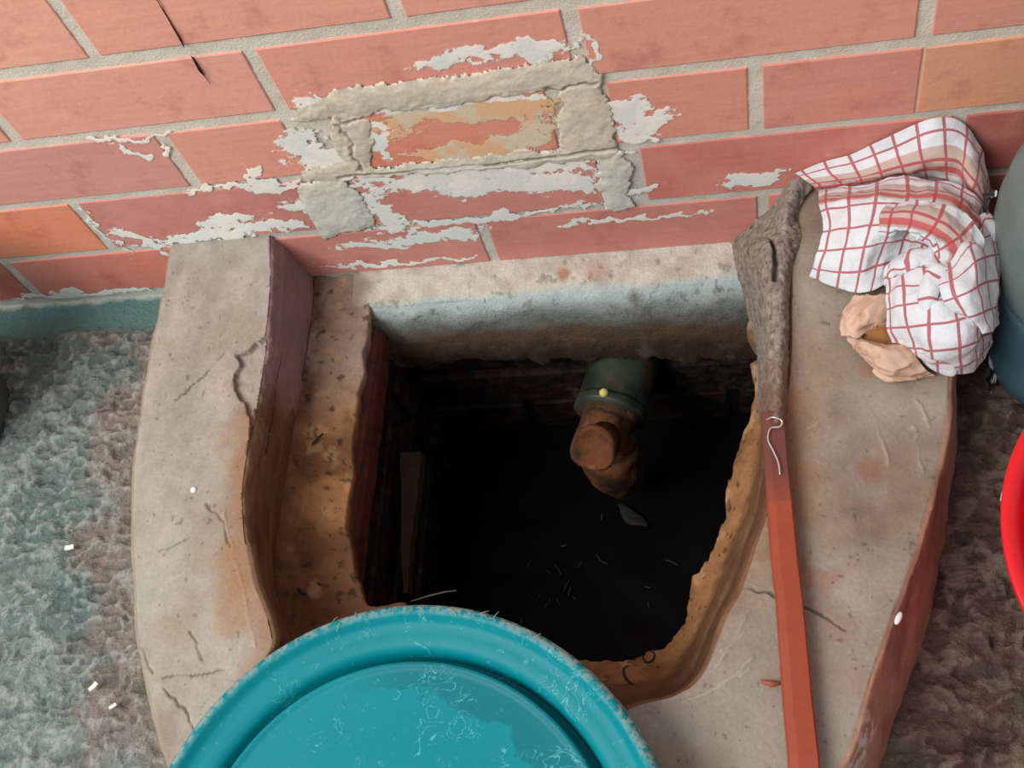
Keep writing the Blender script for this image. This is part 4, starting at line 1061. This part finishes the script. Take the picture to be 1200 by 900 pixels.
# grey tub on the left
m_grey = mat_plain('dark_grey_plastic', (84, 92, 90), .5, .15, 30, spec=.35, bstr=.2)
gc = (-.272, -.135, .003)
tubo = lathe('bucket', [(.060, .0), (.064, .004), (.070, .06), (.080, .17), (.084, .172), (.084, .180), (.081, .182), (.078, .178), (.068, .06), (.062, .008), (.001, .006)], gc, m_grey, None, 72)
tubo.data.transform(Matrix.Translation(-Vector(gc))); tubo.location = gc
tag(tubo, 'dark grey plastic bucket on the green floor at the left edge', 'bucket')

# ------------------------------------------------------------------ small litter
m_chip = mat_plain('white_paper', (226, 226, 218), .8, .08, 100)
def scrap(px, py, z, l, w, ang, lab):
    p = P(px, py, z); bm = bmesh.new()
    g_ = [(-l, -w * .8), (-l * .2, -w), (l, -w * .9), (l * .95, w), (0, w * .85), (-l * .9, w)]
    ca, sa = math.cos(ang), math.sin(ang)
    lo_ = [bm.verts.new((x * ca - y * sa, x * sa + y * ca, 0)) for x, y in g_]; hi_ = [bm.verts.new((x * ca - y * sa, x * sa + y * ca, .0018 + .0006 * math.sin(x * 900))) for x, y in g_]
    bm.faces.new(lo_[::-1]); bm.faces.new(hi_)
    for i in range(6): bm.faces.new((lo_[i], lo_[(i + 1) % 6], hi_[(i + 1) % 6], hi_[i]))
    o = bmobj('scrap', bm, m_chip, None, False); o.location = tuple(p); tag(o, lab, 'scrap', 'white scraps on the floor')
scrap(82, 642, .003, .0042, .0022, .2, 'white scrap on the green floor level with the middle of the kerb')
scrap(110, 805, .003, .0042, .0019, .9, 'white scrap on the floor at lower left, upper of a close pair')
scrap(133, 828, .003, .0034, .0013, .6, 'small white scrap on the floor at lower left, lower of a close pair')
scrap(1176, 583, .003, .0022, .0040, -.3, 'white scrap on the brown floor beside the red basin')
def drop(px, py, r, zr, mat, lab, cat, name, sx=1.0, ang=0):
    p = P(px, py, ZT + .0005)
    o = lathe(name, [(r, -.0006), (r * .8, zr * .6), (r * .4, zr), (0, zr)], (0, 0, 0), mat, None, 20, None, True, False, .0006)
    o.location = tuple(p); o.scale = (sx, 1, 1); o.rotation_euler = (0, 0, ang); tag(o, lab, cat); return o
m_pw = mat_plain('white_paint_drop', (224, 224, 220), .6)
drop(227, 574, .0030, .0014, m_pw, 'white paint drop on the left part of the kerb', 'paint drop', 'paint_drop')
drop(1053, 724, .0022, .0014, m_pw, 'pale chip on the outer right edge of the kerb', 'chip', 'chip', 2.4, 1.1)
def twig(pts, r, lab, mat, name='twig', cat='twig', group=None):
    o = tube(name, [P(*q) for q in pts], r, mat, seg=6, n=14, jitter=.0008); tag(o, lab, cat, group)
m_black = mat_plain('black_twig', (38, 32, 28), .8)
twig([(366, 521, .0035), (372, 514, .005), (379, 508, .0045)], [.0012, .0016, .0008], 'short black twig on the left ledge, highest', m_black)
twig([(310, 565, .030), (313, 572, .028), (316, 580, .026)], [.0006, .001, .0006], 'black speck of twig on the brown slope left of the hole', m_black)
twig([(349, 690, .003), (354, 694, .005), (359, 696, .004)], [.0012, .0018, .001], 'black crumb on the left ledge near the lid', m_black)
twig([(372, 683, .003), (376, 686, .004)], [.0008, .0008], 'tiny black crumb on the left ledge, nearest the hole', m_black)
twig([(742, 803, .022), (733, 794, .021), (731, 784, .021), (737, 780, .021)], [.0008, .0012, .001, .0006], 'curled black twig on the brown ledge by the lid', m_black)
twig([(753, 769, .012), (757, 776, .012), (765, 774, .012), (767, 766, .012), (761, 763, .012)], [.0006, .001, .001, .0008, .0005], 'black ring of twig on the brown ledge at the hole edge', m_black)
twig([(892, 798, .0745), (904, 801, .0755), (914, 800, .0745)], [.0010, .0022, .0010], 'red-brown sliver lying left of the orange-red bar', mat_plain('red_sliver', (150, 84, 60), .7))
twig([(481, 705, -.02), (500, 699, -.015), (520, 694, -.012), (535, 692, -.008)], [.0005, .0008, .0008, .0004], 'pale dry stem across the hole by the lid', m_straw, 'stem', 'stem')
m_pale = mat_plain('pale_fibre', (170, 160, 146), .8)
# dry fibres clinging to the lid's rim
for i in range(14):
    a = random.uniform(math.radians(48), math.radians(128)); rr = .1735 + random.uniform(-.004, .004)
    p = np.array([LC[0] + rr * math.cos(a), LC[1] + rr * math.sin(a), LC[2] + .0445]); d = random.uniform(0, 6.28); l = random.uniform(.0015, .004)
    dv = np.array([math.cos(d), math.sin(d), 0]) * l
    o = tube('fibre', [p - dv, p + np.array([0, 0, .001]), p + dv], .00025, m_pale, seg=4, n=5)
    tag(o, 'dry fibre clinging to the rim of the teal lid', 'fibre', 'dry fibres on the rim of the lid')
